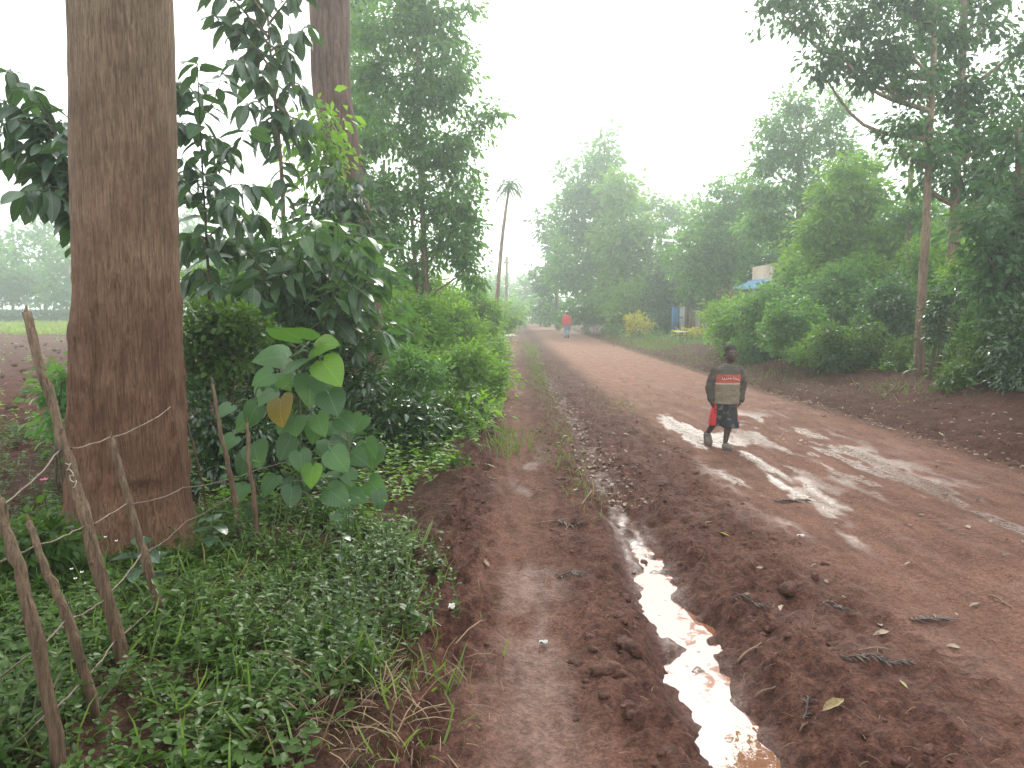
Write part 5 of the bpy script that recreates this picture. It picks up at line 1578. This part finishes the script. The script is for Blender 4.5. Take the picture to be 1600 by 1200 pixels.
gate_leaf(at(1050, 500, Yg - .5), at(1060.5, 500, Yg + .1), M['blue_gate'], "blue gate leaf")
gate_leaf(at(1061, 500, Yg + .12), at(1069, 500, Yg + .05), M['white_sheet'], "pale grey-white gate leaf")
p = at(1071, 500, Yg + .1)
mb = MB(); mb.tube([(p.x, p.y, zg - .2), (p.x, p.y, zg + H + .05)], [.07, .06], 8); part("gate_post", mb, M['wood'], root, base, True)
mb = MB(); q = at(1064, 496, Yg - .02); mb.box(q, (.16, .04, .05)); part("latch", mb, M['wood'], root, base)

# bench seen from its end
Yb = 36.0
b0 = hit(1066, 541); b0 = Vector(((1066 - 800) / F * Yb, Yb, gz((1066 - 800) / F * Yb, Yb)))
root = empty("bench", b0, "small wooden bench with a whitish seat at the roadside by the gate", "bench")
sh = 0.47
mb = MB(); mb.box(b0 + Vector((0, .3, sh)), (.46, 1.3, .045)); part("seat", mb, M['white_wood'], root, b0)
for sx in (-.16, .16):
    for sy in (-.2, .8):
        mb = MB(); mb.tube([b0 + Vector((sx * 1.1, sy, -.05)), b0 + Vector((sx, sy, sh - .024))], [.035, .035], 7); part("leg", mb, M['wood'], root, b0, True)
for sy in (-.2, .8):
    mb = MB(); mb.box(b0 + Vector((0, sy, .3)), (.30, .04, .05)); part("stretcher", mb, M['wood'], root, b0)

# grey boards seen through the shrubs, fence panels by the gate
Yp = 26.0
c = at(1236, 490, Yp); base = Vector((c.x, Yp, gz(c.x, Yp)))
root = empty("board_fence", base, "pale grey vertical boards glimpsed through the shrubs below the house", "fence")
for k, (u, w, h) in enumerate([(1226, 3, 14), (1231.5, 4, 22), (1236, 3, 21), (1240, 3, 20), (1243.5, 4.5, 20), (1249, 4, 18)]):
    q = at(u, 498, Yp); wv = w * Yp / F; hh = at(u, 498 - h, Yp).z - base.z
    mb = MB(); mb.box((q.x, Yp + (k % 2) * .012, base.z + hh / 2 - .05), (wv, .022, hh)); part("board", mb, M['grey_board'], root, base)
mb = MB(); q = at(1237, 497.5, Yp); mb.box((q.x, Yp + .04, q.z), (.75, .03, .06)); part("rail", mb, M['wood'], root, base)
Yp = 40.0
c = at(1097, 500, Yp); base = Vector((c.x, Yp, gz(c.x, Yp)))
root = empty("board_fence", base, "old wooden board fence half covered by shrubs right of the gate", "fence")
for k in range(10):
    u = 1078 + k * 3.6; q = at(u, 500, Yp); hh = 1.45 + rng.normal(0, .05)
    mb = MB(); mb.box((q.x, Yp + (k % 2) * .01, base.z + hh / 2 - .05), (.115, .02, hh)); part("board", mb, M['grey_board'] if k in (3, 4, 7) else M['wood'], root, base)
for z in (.4, 1.1):
    mb = MB(); mb.box((c.x, Yp + .04, base.z + z), (1.3, .03, .06)); part("rail", mb, M['wood'], root, base)

# bleached board lying on the verge below the palm trunk
b = hit(793, 528)
mb = MB(); ra = Matrix.Rotation(math.radians(-28), 3, 'Z') @ Matrix.Rotation(math.radians(10), 3, 'Y')
mb.box(b + Vector((0, 0, .14)), (.30, 1.7, .05), ra)
mb.box(b + Vector((.02, .1, .06)), (.12, .12, .14), ra)
o = link("plank", mb.mesh("plank", False, b), M['white_wood'], None, b); tag(o, "bleached white board lying at the left roadside below the palm trunk", "plank")

# ------------------------------------------------------------------ people
def solid(name, mb, voxel, smooth_it=6, fac=0.5):
    """melt the overlapping limbs into one continuous skin"""
    me0 = mb.mesh(name + "_raw", True)
    o = bpy.data.objects.new(name + "_raw", me0); COL.objects.link(o)
    m = o.modifiers.new("melt", 'REMESH'); m.mode = 'VOXEL'; m.voxel_size = voxel; m.use_smooth_shade = True
    sm = o.modifiers.new("soften", 'SMOOTH'); sm.iterations = smooth_it; sm.factor = fac
    dg = bpy.context.evaluated_depsgraph_get()
    me = bpy.data.meshes.new_from_object(o.evaluated_get(dg))
    me.name = name
    bpy.data.objects.remove(o); bpy.data.meshes.remove(me0)
    return me


def hand(mb, w, d, out, fwd, s=1.0):
    """palm and five curled fingers at wrist w, pointing along d; thumb towards fwd"""
    w = np.asarray(w, float); d = np.asarray(d, float); d /= np.linalg.norm(d)
    f = np.asarray(fwd, float); f -= d * np.dot(f, d); f /= np.linalg.norm(f)
    n = np.cross(d, f)
    if np.dot(n, out) < 0: n = -n
    mb.capsule(w, w + d * .045 * s, .020 * s, .024 * s, 10)
    mb.capsule(w + d * .03 * s + f * .012 * s, w + d * .06 * s + f * .014 * s, .015 * s, .013 * s, 8)
    mb.capsule(w + d * .03 * s - f * .012 * s, w + d * .06 * s - f * .014 * s, .015 * s, .012 * s, 8)
    for k, L in zip((-1.5, -.5, .5, 1.5), (.030, .040, .044, .038)):
        r0 = w + d * .065 * s + f * k * .012 * s
        k1 = r0 + d * L * .6 * s - n * .006 * s
        k2 = k1 + d * L * .5 * s - n * .020 * s
        mb.capsule(r0, k1, .0075 * s, .007 * s, 8); mb.capsule(k1, k2, .007 * s, .006 * s, 8)
    t0 = w + d * .018 * s + f * .02 * s; t1 = t0 + d * .025 * s + f * .018 * s; t2 = t1 + d * .024 * s + f * .004 * s - n * .008 * s
    mb.capsule(t0, t1, .010 * s, .009 * s, 8); mb.capsule(t1, t2, .009 * s, .007 * s, 8)


def head_on(mb, c, s=1.0, face=-1):
    """face = -1 looks to -Y, +1 to +Y"""
    c = np.asarray(c, float)
    mb.ball(c + [0, .012 * -face * s, .028 * s], np.array([.068, .083, .078]) * s, 18, 12)
    mb.ball(c + [0, .028 * face * s, -.02 * s], np.array([.058, .060, .072]) * s, 16, 10)
    mb.ball(c + [0, .040 * face * s, -.062 * s], np.array([.040, .040, .034]) * s, 14, 8)
    mb.capsule(c + np.array([0, .082 * face, .012]) * s, c + np.array([0, .094 * face, -.022]) * s, .009 * s, .014 * s, 8)
    mb.ball(c + [0, .080 * face * s, -.050 * s], np.array([.023, .013, .010]) * s, 10, 6)
    mb.ball(c + [0, .072 * face * s, .024 * s], np.array([.045, .016, .008]) * s, 10, 6)
    for q in (-1, 1): mb.ball(c + np.array([q * .070, -.002 * face, -.004]) * s, np.array([.012, .020, .030]) * s, 8, 6)


def skin_mat():
    m, N, L, out = new_mat("dark_skin")
    p = N.new("ShaderNodeBsdfPrincipled")
    tc = N.new("ShaderNodeTexCoord")
    c = mixc(N, L, noise(N, L, 18, 4, .6, tc.outputs["Object"]), (0.040, 0.023, 0.018), (0.072, 0.042, 0.033))
    L.new(c, p.inputs["Base Color"]); p.inputs["Roughness"].default_value = 0.5
    p.inputs["Subsurface Weight"].default_value = 0.0
    L.new(p.outputs[0], out.inputs[0])
    return m


M['skin'] = skin_mat()


def box_mask(N, L, sep, lim):
    """1 inside the given (axis, lo, hi) limits"""
    r = None
    for ax, lo, hi in lim:
        a = math_n(N, L, 'GREATER_THAN', sep.outputs[ax], lo); b = math_n(N, L, 'LESS_THAN', sep.outputs[ax], hi)
        k = math_n(N, L, 'MULTIPLY', a, b); r = k if r is None else math_n(N, L, 'MULTIPLY', r, k)
    return r


def knit_mat():
    """dark pullover; the front below the chest band is khaki ribbed knit, the band is red with a pale edge"""
    m, N, L, out = new_mat("knit_pullover")
    tc = N.new("ShaderNodeTexCoord"); sep = N.new("ShaderNodeSeparateXYZ"); L.new(tc.outputs["Object"], sep.inputs[0])
    nz = noise(N, L, 30, 5, .6, tc.outputs["Object"])
    rib = N.new("ShaderNodeTexWave"); rib.bands_direction = 'X'; rib.inputs["Scale"].default_value = 26; rib.inputs["Distortion"].default_value = 1.2; rib.inputs["Detail"].default_value = 2
    L.new(mapping(N, L, tc.outputs["Object"], (1, 0, .15)), rib.inputs[0])
    dark = mixc(N, L, nz, (0.048, 0.042, 0.036), (0.105, 0.090, 0.076))
    khaki = mixc(N, L, rib.outputs[1], (0.125, 0.100, 0.070), (0.260, 0.220, 0.165))
    red = mixc(N, L, nz, (0.27, 0.065, 0.05), (0.38, 0.11, 0.085))
    fr = attr(N, "front")
    fr = math_n(N, L, 'GREATER_THAN', fr, 0.5)
    c = mixc(N, L, math_n(N, L, 'MULTIPLY', fr, box_mask(N, L, sep, [(2, .50, .776)])), dark, khaki)
    c = mixc(N, L, math_n(N, L, 'MULTIPLY', fr, box_mask(N, L, sep, [(2, .776, .882)])), c, red)
    c = mixc(N, L, math_n(N, L, 'MULTIPLY', fr, box_mask(N, L, sep, [(2, .770, .783)])), c, (0.40, 0.32, 0.27))
    c = mixc(N, L, box_mask(N, L, sep, [(2, .972, 1.05)]), c, (0.10, 0.09, 0.075))
    p = N.new("ShaderNodeBsdfPrincipled"); L.new(c, p.inputs["Base Color"]); p.inputs["Roughness"].default_value = .95; p.inputs["Specular IOR Level"].default_value = .15
    L.new(bump(N, L, nz, .4, .006), p.inputs["Normal"])
    L.new(p.outputs[0], out.inputs[0])
    return m


def shorts_mat():
    """black shorts with a grey camouflage pattern and red side stripes"""
    m, N, L, out = new_mat("patterned_shorts")
    tc = N.new("ShaderNodeTexCoord"); sep = N.new("ShaderNodeSeparateXYZ"); L.new(tc.outputs["Object"], sep.inputs[0])
    nz = noise(N, L, 10, 2, .5, mapping(N, L, tc.outputs["Object"], (1, 1, 1.0)), 1.0)
    c = mixc(N, L, ramp(N, L, nz, [(0.57, 0.0), (0.60, 1.0)]), (0.016, 0.015, 0.018), (0.085, 0.08, 0.085))
    n2 = noise(N, L, 26, 2, .5, tc.outputs["Object"])
    red = mixc(N, L, ramp(N, L, n2, [(0.64, 0.0), (0.66, 1.0)]), (0.52, 0.028, 0.045), (0.03, 0.01, 0.012))
    c = mixc(N, L, box_mask(N, L, sep, [(0, -.4, -.118)]), c, red)
    c = mixc(N, L, box_mask(N, L, sep, [(0, .122, .4), (2, .33, .6)]), c, red)
    p = N.new("ShaderNodeBsdfPrincipled"); L.new(c, p.inputs["Base Color"]); p.inputs["Roughness"].default_value = .75
    L.new(p.outputs[0], out.inputs[0])
    return m


def child():
    Yc = 8.65
    X = (1135 - 800) / F * Yc
    b = Vector((X, Yc, gz(X, Yc) + 0.0))
    root = empty("person", b, "child in dark pullover with a red chest band and knee-length shorts walking towards us", "person")
    k = 0.0075
    mb = MB()
    head_on(mb, (.052, -.005, 1.118), 1.03, -1)
    mb.capsule((.050, .012, 1.06), (.030, .015, .93), .036, .042)
    mb.loft([(.015, .0, .52, .11, .075), (.015, .0, .62, .115, .08), (.018, 0, .78, .125, .085), (.02, .0, .90, .13, .08), (.025, .01, .955, .07, .05)])
    # arms hang, a little bent
    for sh, el, wr in (((-.118, .01, .925), (-.172, .02, .74), (-.165, -.015, .585)), ((.162, .01, .925), (.200, .02, .74), (.172, -.03, .585))):
        mb.capsule(sh, el, .042, .034); mb.capsule(el, wr, .033, .023)
    hand(mb, (-.165, -.018, .578), (.10, -.15, -1), (-1, 0, 0), (.2, -1, 0), .92)
    hand(mb, (.170, -.033, .575), (-.35, -.25, -1), (1, 0, 0), (-.2, -1, 0), .92)
    # legs: one foot planted in front, the other pushing off behind
    mb.capsule((-.055, .0, .52), (-.100, .03, .31), .072, .050); mb.capsule((-.100, .03, .31), (-.135, .215, .155), .047, .028)
    mb.capsule((-.135, .215, .150), (-.137, .150, .045), .030, .030)
    mb.capsule((.055, .0, .52), (.035, -.055, .29), .072, .050); mb.capsule((.035, -.055, .29), (.000, -.060, .09), .046, .028)
    mb.capsule((.0, -.045, .055), (.004, -.15, .035), .030, .028)
    body = solid("body", mb, .0062, 4)
    body.materials.clear(); body.materials.append(M['skin'])
    link("body", body, None, root)
    # eyes
    em = plain_mat("dark_eye", (0.012, 0.008, 0.007), .2); wm = plain_mat("eye_white", (0.20, 0.17, 0.15), .4)
    for q in (-1, 1):
        e = MB(); e.ball((.052 + q * .027, -.0845, 1.122), (.012, .006, .0075), 10, 6); eo = link("eye", e.mesh("eye", True), wm, root)
        e = MB(); e.ball((.052 + q * .027, -.0890, 1.122), (.005, .003, .0055), 8, 6); link("pupil", e.mesh("pupil", True), em, eo)
    hb = MB(); hb.ball((.052, .012, 1.156), (.0722, .0865, .0765), 20, 12)
    hair = hb.mesh("hair", True); link("hair", hair, plain_mat("cropped_hair", (0.022, 0.018, 0.016), .95, (0.034, 0.029, 0.026), 120, 0, .5), root)
    # pullover
    mb = MB()
    mb.loft([(.005, .0, .535, .150, .115), (.007, .0, .56, .152, .118), (.01, -.004, .66, .150, .122), (.014, -.006, .78, .150, .118), (.018, .0, .88, .150, .105), (.022, .006, .94, .135, .085), (.026, .01, .975, .085, .062), (.032, .01, 1.003, .050, .050)], 36)
    for sh, el, wr in (((-.118, .01, .915), (-.176, .02, .74), (-.170, -.012, .590)), ((.162, .01, .915), (.204, .02, .74), (.178, -.026, .590))):
        mb.capsule(sh, el, .058, .054, 18); mb.capsule(el, wr, .054, .040, 18)
    # wrinkles in the sleeves
    pm = solid("pullover", mb, .0075, 3)
    co = np.empty(len(pm.vertices) * 3, np.float32); pm.vertices.foreach_get("co", co); co = co.reshape(-1, 3)
    w_ = (fbm(co[:, 0] * 14, co[:, 2] * 22 + co[:, 1] * 6, 171, 3) - .5) * .024
    nr = np.empty(len(pm.vertices) * 3, np.float32); pm.vertices.foreach_get("normal", nr); nr = nr.reshape(-1, 3)
    pm.vertices.foreach_set("co", (co + nr * w_[:, None]).astype(np.float32).ravel()); pm.update()
    def seg_d(a, b_):
        a = np.array(a); b_ = np.array(b_); t_ = np.clip(((co - a) @ (b_ - a)) / np.dot(b_ - a, b_ - a), 0, 1)
        return np.linalg.norm(co - a - t_[:, None] * (b_ - a), axis=1)
    ds = np.full(len(co), 9.0)
    for sh, el, wr in (((-.118, .01, .915), (-.176, .02, .74), (-.170, -.012, .590)), ((.162, .01, .915), (.204, .02, .74), (.178, -.026, .590))):
        ds = np.minimum(ds, np.minimum(seg_d(sh, el) - .057, seg_d(el, wr) - .050))
    fa_ = pm.attributes.new("front", 'FLOAT', 'POINT')
    fa_.data.foreach_set("value", ((ds > .012) & (co[:, 1] < -.01)).astype(np.float32))
    pm.materials.clear(); pm.materials.append(knit_mat())
    po = link("pullover", pm, None, root)
    # faint looping script on the chest band, two words along a shallow arch
    lt_ = MB()
    for x0_, x1_, cyc in ((-.075, .035, 5), (.050, .128, 4)):
        pts = []
        for t in np.linspace(0, 1, 46):
            xx = x0_ + (x1_ - x0_) * t + .004 * math.sin(t * cyc * 6.28 + 1.2)
            zz = .842 - 1.6 * (xx - .02) ** 2 + .009 * math.sin(t * cyc * 6.28) + (.012 if t < .08 else 0)
            d_ = math.sqrt(max(.02, 1 - ((xx - .015) / .156) ** 2))
            pts.append((xx, -.1285 + .118 * (1 - d_ ** .7) - .004, zz))
        lt_.tube(pts, .0028, 5)
    link("lettering", lt_.mesh("lettering", True), plain_mat("cream_print", (0.72, 0.60, 0.54), .8), po)
    # shorts: two wide legs
    mb = MB()
    mb.loft([(-.090, .035, .275, .080, .092), (-.085, .025, .36, .082, .098), (-.065, .01, .47, .085, .10), (-.04, .0, .58, .10, .10)], 24)
    mb.loft([(.060, -.035, .255, .098, .098), (.058, -.025, .36, .092, .100), (.05, -.005, .47, .088, .10), (.04, .0, .58, .10, .10)], 24)
    mb.loft([(-.02, .0, .30, .07, .07), (-.01, .0, .42, .09, .085), (.0, .0, .58, .13, .10)], 24)
    sm_ = solid("shorts", mb, .009, 3)
    co = np.empty(len(sm_.vertices) * 3, np.float32); sm_.vertices.foreach_get("co", co); co = co.reshape(-1, 3)
    nr = np.empty(len(sm_.vertices) * 3, np.float32); sm_.vertices.foreach_get("normal", nr); nr = nr.reshape(-1, 3)
    w_ = (fbm(co[:, 0] * 16, co[:, 2] * 7, 181, 3) - .5) * .02
    sm_.vertices.foreach_set("co", (co + nr * w_[:, None]).astype(np.float32).ravel()); sm_.update()
    sm_.materials.clear(); sm_.materials.append(shorts_mat())
    link("shorts", sm_, None, root)
    # clogs
    cm = plain_mat("grey_rubber_clog", (0.15, 0.125, 0.11), .55, (0.10, 0.075, 0.06), 20); smx = plain_mat("clog_sole", (0.075, 0.055, 0.045), .7)
    rt = Matrix.Rotation(math.radians(0), 3, 'X')
    mb = MB(); mb.ball((.006, -.135, .040), (.048, .075, .042), 16, 10); mb.ball((.003, -.060, .042), (.042, .060, .036), 14, 8)
    sh_ = link("clog", solid("clog", mb, .007, 3), None, root); sh_.data.materials.clear(); sh_.data.materials.append(cm)
    so_ = MB(); so_.loft([(.006, -.115, -.002, .048, .105), (.006, -.115, .010, .050, .108), (.006, -.115, .022, .048, .105)], 20); link("sole", so_.mesh("sole", False), smx, sh_)
    ra_ = Matrix.Rotation(math.radians(58), 3, 'X')
    mb = MB(); mb.ball((-.137, .155, .060), (.048, .068, .042), 16, 10, ra_); mb.ball((-.137, .195, .115), (.042, .056, .038), 14, 8, ra_)
    sh2 = link("clog", solid("clog", mb, .007, 3), None, root); sh2.data.materials.clear(); sh2.data.materials.append(cm)
    so_ = MB(); so_.loft([(0, 0, -.010, .048, .104), (0, 0, .002, .050, .106), (0, 0, .012, .048, .104)], 20)
    V_ = np.concatenate(so_.v) @ np.array(ra_).T + np.array([-.137, .203, .075]); so_.v = [V_]
    link("sole", so_.mesh("sole", False), smx, sh2)
    for c_, r_ in (((.006, -.10, .073), 0), ((.006, -.135, .079), 0)):
        st = MB(); st.tube([(c_[0] - .044, c_[1], .045), (c_[0], c_[1], c_[2] + .003), (c_[0] + .044, c_[1], .045)], .007, 6); link("strap", st.mesh("strap", True), smx, sh_)
    return root


child()


def man():
    Ym = 46.5
    X = (885 - 800) / F * Ym
    b = Vector((X, Ym, gz(X, Ym)))
    root = empty("person", b, "man in a red jacket, jeans and pale cap walking away up the road", "person")
    mb = MB()
    head_on(mb, (.0, .02, 1.56), 1.12, 1)
    mb.capsule((0, .0, 1.50), (0, -.01, 1.36), .052, .062)
    mb.loft([(0, 0, .86, .16, .11), (0, 0, 1.05, .15, .10), (0, 0, 1.22, .18, .115), (0, 0, 1.36, .16, .10), (0, 0, 1.42, .08, .07)])
    for s, fy in ((-1, .06), (1, -.04)):
        mb.capsule((s * .19, 0, 1.36), (s * .245, -.01, 1.10), .056, .046); mb.capsule((s * .245, -.01, 1.10), (s * .235, fy, .88), .043, .03)
        hand(mb, (s * .235, fy, .87), (0, .1, -1), (s, 0, 0), (0, 1, 0), 1.3)
    mb.capsule((-.085, 0, .84), (-.085, .07, .46), .09, .064); mb.capsule((-.085, .07, .46), (-.08, -.02, .09), .058, .038)
    mb.capsule((.085, 0, .84), (.09, .0, .46), .09, .064); mb.capsule((.09, .0, .46), (.09, -.26, .17), .058, .038)
    body = solid("body", mb, .011, 4); body.materials.clear(); body.materials.append(M['skin']); link("body", body, None, root)
    mb = MB()
    mb.loft([(0, 0, .80, .205, .145), (0, 0, .95, .20, .14), (0, 0, 1.15, .205, .145), (0, 0, 1.32, .215, .135), (0, 0, 1.41, .15, .10), (0, 0, 1.47, .075, .075)], 32)
    for s, fy in ((-1, .06), (1, -.04)):
        mb.capsule((s * .185, 0, 1.35), (s * .255, -.01, 1.10), .078, .068, 16); mb.capsule((s * .255, -.01, 1.10), (s * .245, fy, .90), .066, .052, 16)
    j = solid("jacket", mb, .012, 3); j.materials.clear(); j.materials.append(plain_mat("red_jacket", (0.52, 0.035, 0.055), .75, (0.42, 0.025, 0.04), 14, 0, .2)); link("jacket", j, None, root)
    mb = MB()
    mb.loft([(0, 0, .78, .175, .125), (0, 0, .90, .17, .12)], 24)
    mb.capsule((-.085, 0, .82), (-.088, .07, .46), .105, .085, 16); mb.capsule((-.088, .07, .46), (-.082, -.01, .13), .082, .066, 16)
    mb.capsule((.085, 0, .82), (.092, .0, .46), .105, .085, 16); mb.capsule((.092, .0, .46), (.092, -.22, .20), .082, .066, 16)
    t = solid("trousers", mb, .012, 3); t.materials.clear(); t.materials.append(plain_mat("faded_jeans", (0.20, 0.26, 0.32), .85, (0.13, 0.18, 0.24), 9)); link("trousers", t, None, root)
    mb = MB(); mb.ball((0, .005, 1.655), (.088, .104, .075), 18, 10); mb.ball((0, .105, 1.635), (.070, .075, .012), 14, 6)
    link("cap", mb.mesh("cap", True), plain_mat("pale_cap", (0.62, 0.62, 0.62), .8), root)
    sm_ = plain_mat("dark_shoe", (0.05, 0.035, 0.03), .5)
    mb = MB(); mb.ball((-.08, .05, .05), (.052, .14, .052), 14, 8); mb.box((-.08, .05, .014), (.09, .27, .024)); link("shoe", mb.mesh("shoe", True), sm_, root)
    ra_ = Matrix.Rotation(math.radians(-62), 3, 'X')
    mb = MB(); mb.ball((.092, -.27, .10), (.052, .14, .052), 14, 8, ra_); mb.box((.092, -.31, .085), (.09, .27, .024), ra_); link("shoe", mb.mesh("shoe", True), sm_, root)


man()

# ------------------------------------------------------------------ small things lying about
frond_mat = leaf_mat("dead_grey_frond", (0.045, 0.034, 0.032), (0.16, 0.125, 0.115), (0.1, 0.07, 0.05), 0.1, 0.75)


def frond(u, v, L, ang, label, pairs=11, w=.30):
    p = hit(u, v); a = math.radians(ang)
    d = np.array([math.cos(a), math.sin(a), 0]); s = np.array([-d[1], d[0], 0])
    mb = MB(); pts = []
    for t in np.linspace(-.5, .5, 9):
        q = np.asarray(tuple(p)) + d * L * t + s * .12 * L * (t * t - .1); q[2] = gz(q[0], q[1]) + .012; pts.append(q)
    mb.tube(pts, np.linspace(.004, .002, 9), 4, False, rnd=.3)
    P = []; D = []; S = []
    for k in range(pairs):
        t = (k + .5) / pairs; q = np.array([np.interp(t, np.linspace(0, 1, 9), [z[c] for z in pts]) for c in range(3)])
        for sg in (-1, 1):
            P.append(q); D.append(d * .8 + s * sg * rng.uniform(.55, .9) + [0, 0, rng.uniform(.0, .22)]); S.append(L * w * (1 - .55 * abs(t - .4)) * rng.uniform(.7, 1.15))
    mb.leaves(np.array(P), np.array(D), np.tile([0, 0, 1.], (len(P), 1)) + rng.normal(0, .25, (len(P), 3)), np.array(S), T_NARROW)
    o = link("fallen_frond", mb.mesh("fallen_frond", False, p), frond_mat, None, p)
    tag(o, label, "frond", "dead fronds on the mud")


frond(1172, 945, .19, -15, "dead grey frond on the mud just right of the ditch water's upper part")
frond(1313, 953, .22, 10, "dead grey frond in the middle of the near road, right of the ditch frond")
frond(1455, 972, .30, 25, "long dead frond on the road near the lower right edge")
frond(1262, 1095, .16, 60, "upright-lying dead frond left of the curled yellow leaf")
frond(1350, 1028, .20, -25, "dark dead frond on the road above the curled yellow leaf")
frond(887, 822, .22, -35, "grey frond on the ditch lip beside the footpath, upper of two")
frond(892, 897, .20, -20, "grey frond on the ditch lip beside the footpath, lower of two")
frond(1235, 785, .32, 15, "matted dead frond between the child and the ditch")
frond(1400, 1040, .14, -10, "small dead frond near the dark mud hole on the right")


def flat_leaf(u, v, S, ang, mat, label, curl=.3, name="fallen_leaf"):
    p = hit(u, v); a = math.radians(ang)
    me = blade_mesh(name, lambda t: 0.17 * math.sin(math.pi * t) ** .8 + .004, 6, .35, -curl, .02, .1)
    me.materials.append(mat)
    o = link(name, me, None, None, p + Vector((0, 0, .015)))
    o.rotation_euler = (.04, .12, a); o.scale = (S, S, S)
    tag(o, label, "leaf")


ym = plain_mat("dull_yellow_leaf", (0.26, 0.20, 0.07), .6, (0.11, 0.07, 0.035), 9)
flat_leaf(1285, 1118, .12, -62, ym, "large curled yellow-brown leaf on the near road", .12)
flat_leaf(1140, 842, .07, 70, plain_mat("bright_yellow_leaf", (0.5, 0.36, 0.05), .6), "small bright yellow leaf on the road left of the white scrap")
flat_leaf(1418, 1083, .045, 20, plain_mat("pale_green_leaf", (0.30, 0.32, 0.14), .6), "small pale green leaf right of the curled yellow leaf")
flat_leaf(775, 735, .11, 80, plain_mat("cream_dead_leaf", (0.48, 0.42, 0.30), .6), "cream dead leaf on the footpath edge, upper of two")
flat_leaf(780, 755, .11, 100, plain_mat("cream_dead_leaf2", (0.44, 0.38, 0.28), .6), "cream dead leaf on the footpath edge, lower of two")
flat_leaf(765, 890, .10, 40, plain_mat("brown_dead_leaf", (0.30, 0.18, 0.12), .7), "brown dead leaf on the left edge of the footpath")
wmat = plain_mat("white_scrap", (0.50, 0.49, 0.47), .6)
for (u, v, sx, sy, lab) in [(849, 1008, .040, .018, "white scrap of litter lying on the near footpath"), (1251, 840, .05, .02, "white scrap of litter on the road right of the yellow leaf"), (706, 955, .03, .06, "pale plastic scrap sticking out of the mud by the weeds")]:
    p = hit(u, v)
    mb = MB(); V_ = []; nx = 5
    for i in range(nx):
        for j_ in range(nx): V_.append((sx * (i / 4 - .5), sy * (j_ / 4 - .5), .006 + .006 * math.sin(i * 1.7 + j_ * 2.3)))
    f_ = [(i * nx + j_, (i + 1) * nx + j_, (i + 1) * nx + j_ + 1, i * nx + j_ + 1) for i in range(4) for j_ in range(4)]
    V_ = np.array(V_); V2 = np.concatenate([V_, V_ - [0, 0, .003]])
    f_ = f_ + [tuple(x + 25 for x in q[::-1]) for q in f_]
    mb.add(V2 + np.asarray(tuple(p)) + [0, 0, .01], (), f_)
    o = link("litter_scrap", mb.mesh("litter_scrap", False, p), wmat, None, p); tag(o, lab, "litter")

for (u0, v0, u1, v1, r, lab) in [(1152, 1043, 1190, 1005, .007, "thick broken twig beside the ditch water"), (1178, 1095, 1212, 1075, .005, "short twig below the thick broken twig"),
                                 (1250, 1150, 1262, 1135, .005, "stub of twig below the curled yellow leaf"), (1390, 1022, 1330, 1020, .004, "thin bent twig on the road above the curled leaf"),
                                 (925, 770, 870, 850, .006, "long twig along the ditch lip"), (1545, 935, 1580, 950, .006, "short twig near the right edge of the road")]:
    a_, b_ = hit(u0, v0), hit(u1, v1)
    mb = MB(); pts = [np.asarray(tuple(a_.lerp(b_, t))) + [0, 0, .012 + .01 * math.sin(t * 5)] for t in np.linspace(0, 1, 6)]
    mb.tube(pts, np.linspace(r, r * .6, 6), 6)
    q = pts[3]; mb.tube([q, q + (pts[5] - pts[3]) * .5 + np.cross(pts[5] - pts[3], [0, 0, 1]) * .6 + [0, 0, .01]], [r * .6, r * .3], 5)
    o = link("twig", mb.mesh("twig", True, a_), M['wood'], None, a_); tag(o, lab, "twig")

# a torn brown stem lying in the mud with frayed end
# flowers among the weeds
def flower(u, v, Y, color, r, petals, label, name="flower", h=None):
    p = at(u, v, Y); b = Vector((p.x, Y, gz(p.x, Y)))
    root = empty(name, b, label, "flower")
    sb = MB(); sb.tube(curve_pts([b, (b + p) / 2 + Vector((.02, 0, 0)), p], 4), np.linspace(.003, .002, 9), 4, False); link("stem", sb.mesh("stem", True, b), M['stem_green'], root)
    me = blade_mesh("petal", lambda t: .3 * math.sin(math.pi * t ** .8) ** .7 + .01, 4, .1, -.2, .0, 0); me.materials.append(color)
    for k in range(petals):
        a = k / petals * 6.28
        o = put_leaf(me, p, [math.cos(a), math.sin(a) - .3, .45], [0, -.4, 1], r, root, b); o.name = "petal"
    c = MB(); c.ball(p, r * .28, 8, 6); link("heart", c.mesh("heart", True, b), ym, root)


pink = plain_mat("pink_petal", (0.62, 0.14, 0.30), .6); whit = plain_mat("white_petal", (0.78, 0.78, 0.75), .6)
flower(69, 752, 4.1, pink, .026, 7, "single pink flower between the tallest stick and the field")
for i, (u, v, Y) in enumerate([(128, 895, 3.6), (118, 905, 3.55), (135, 912, 3.5), (165, 840, 4.0), (182, 846, 4.0), (112, 890, 3.7)]):
    flower(u, v, Y, whit, .012, 5, ["topmost white weed flower left of the trunk foot", "white weed flower left of the tallest stick's middle", "lowest white weed flower before the trunk foot",
                                  "white weed flower in front of the trunk, left of its pair", "white weed flower in front of the trunk beside the pale stick", "leftmost white weed flower by the trunk foot"][i])

# ------------------------------------------------------------------ haze: one added box of even, pale air, mostly standing in for lens glare
hz = MB(); hz.box((0, 92, 17.5), (264, 275, 39.0))
hm, N, L, out = new_mat("glare_haze")
pv = N.new("ShaderNodeVolumePrincipled")
pv.inputs["Color"].default_value = (0.86, 0.97, 0.955, 1)
pv.inputs["Density"].default_value = 0.0042
pv.inputs["Anisotropy"].default_value = 0.65
L.new(pv.outputs[0], out.inputs["Volume"])
ho = link("haze", hz.mesh("haze"), hm)
tag(ho, "pale haze between the trees, added in place of lens glare", None, kind="stuff")
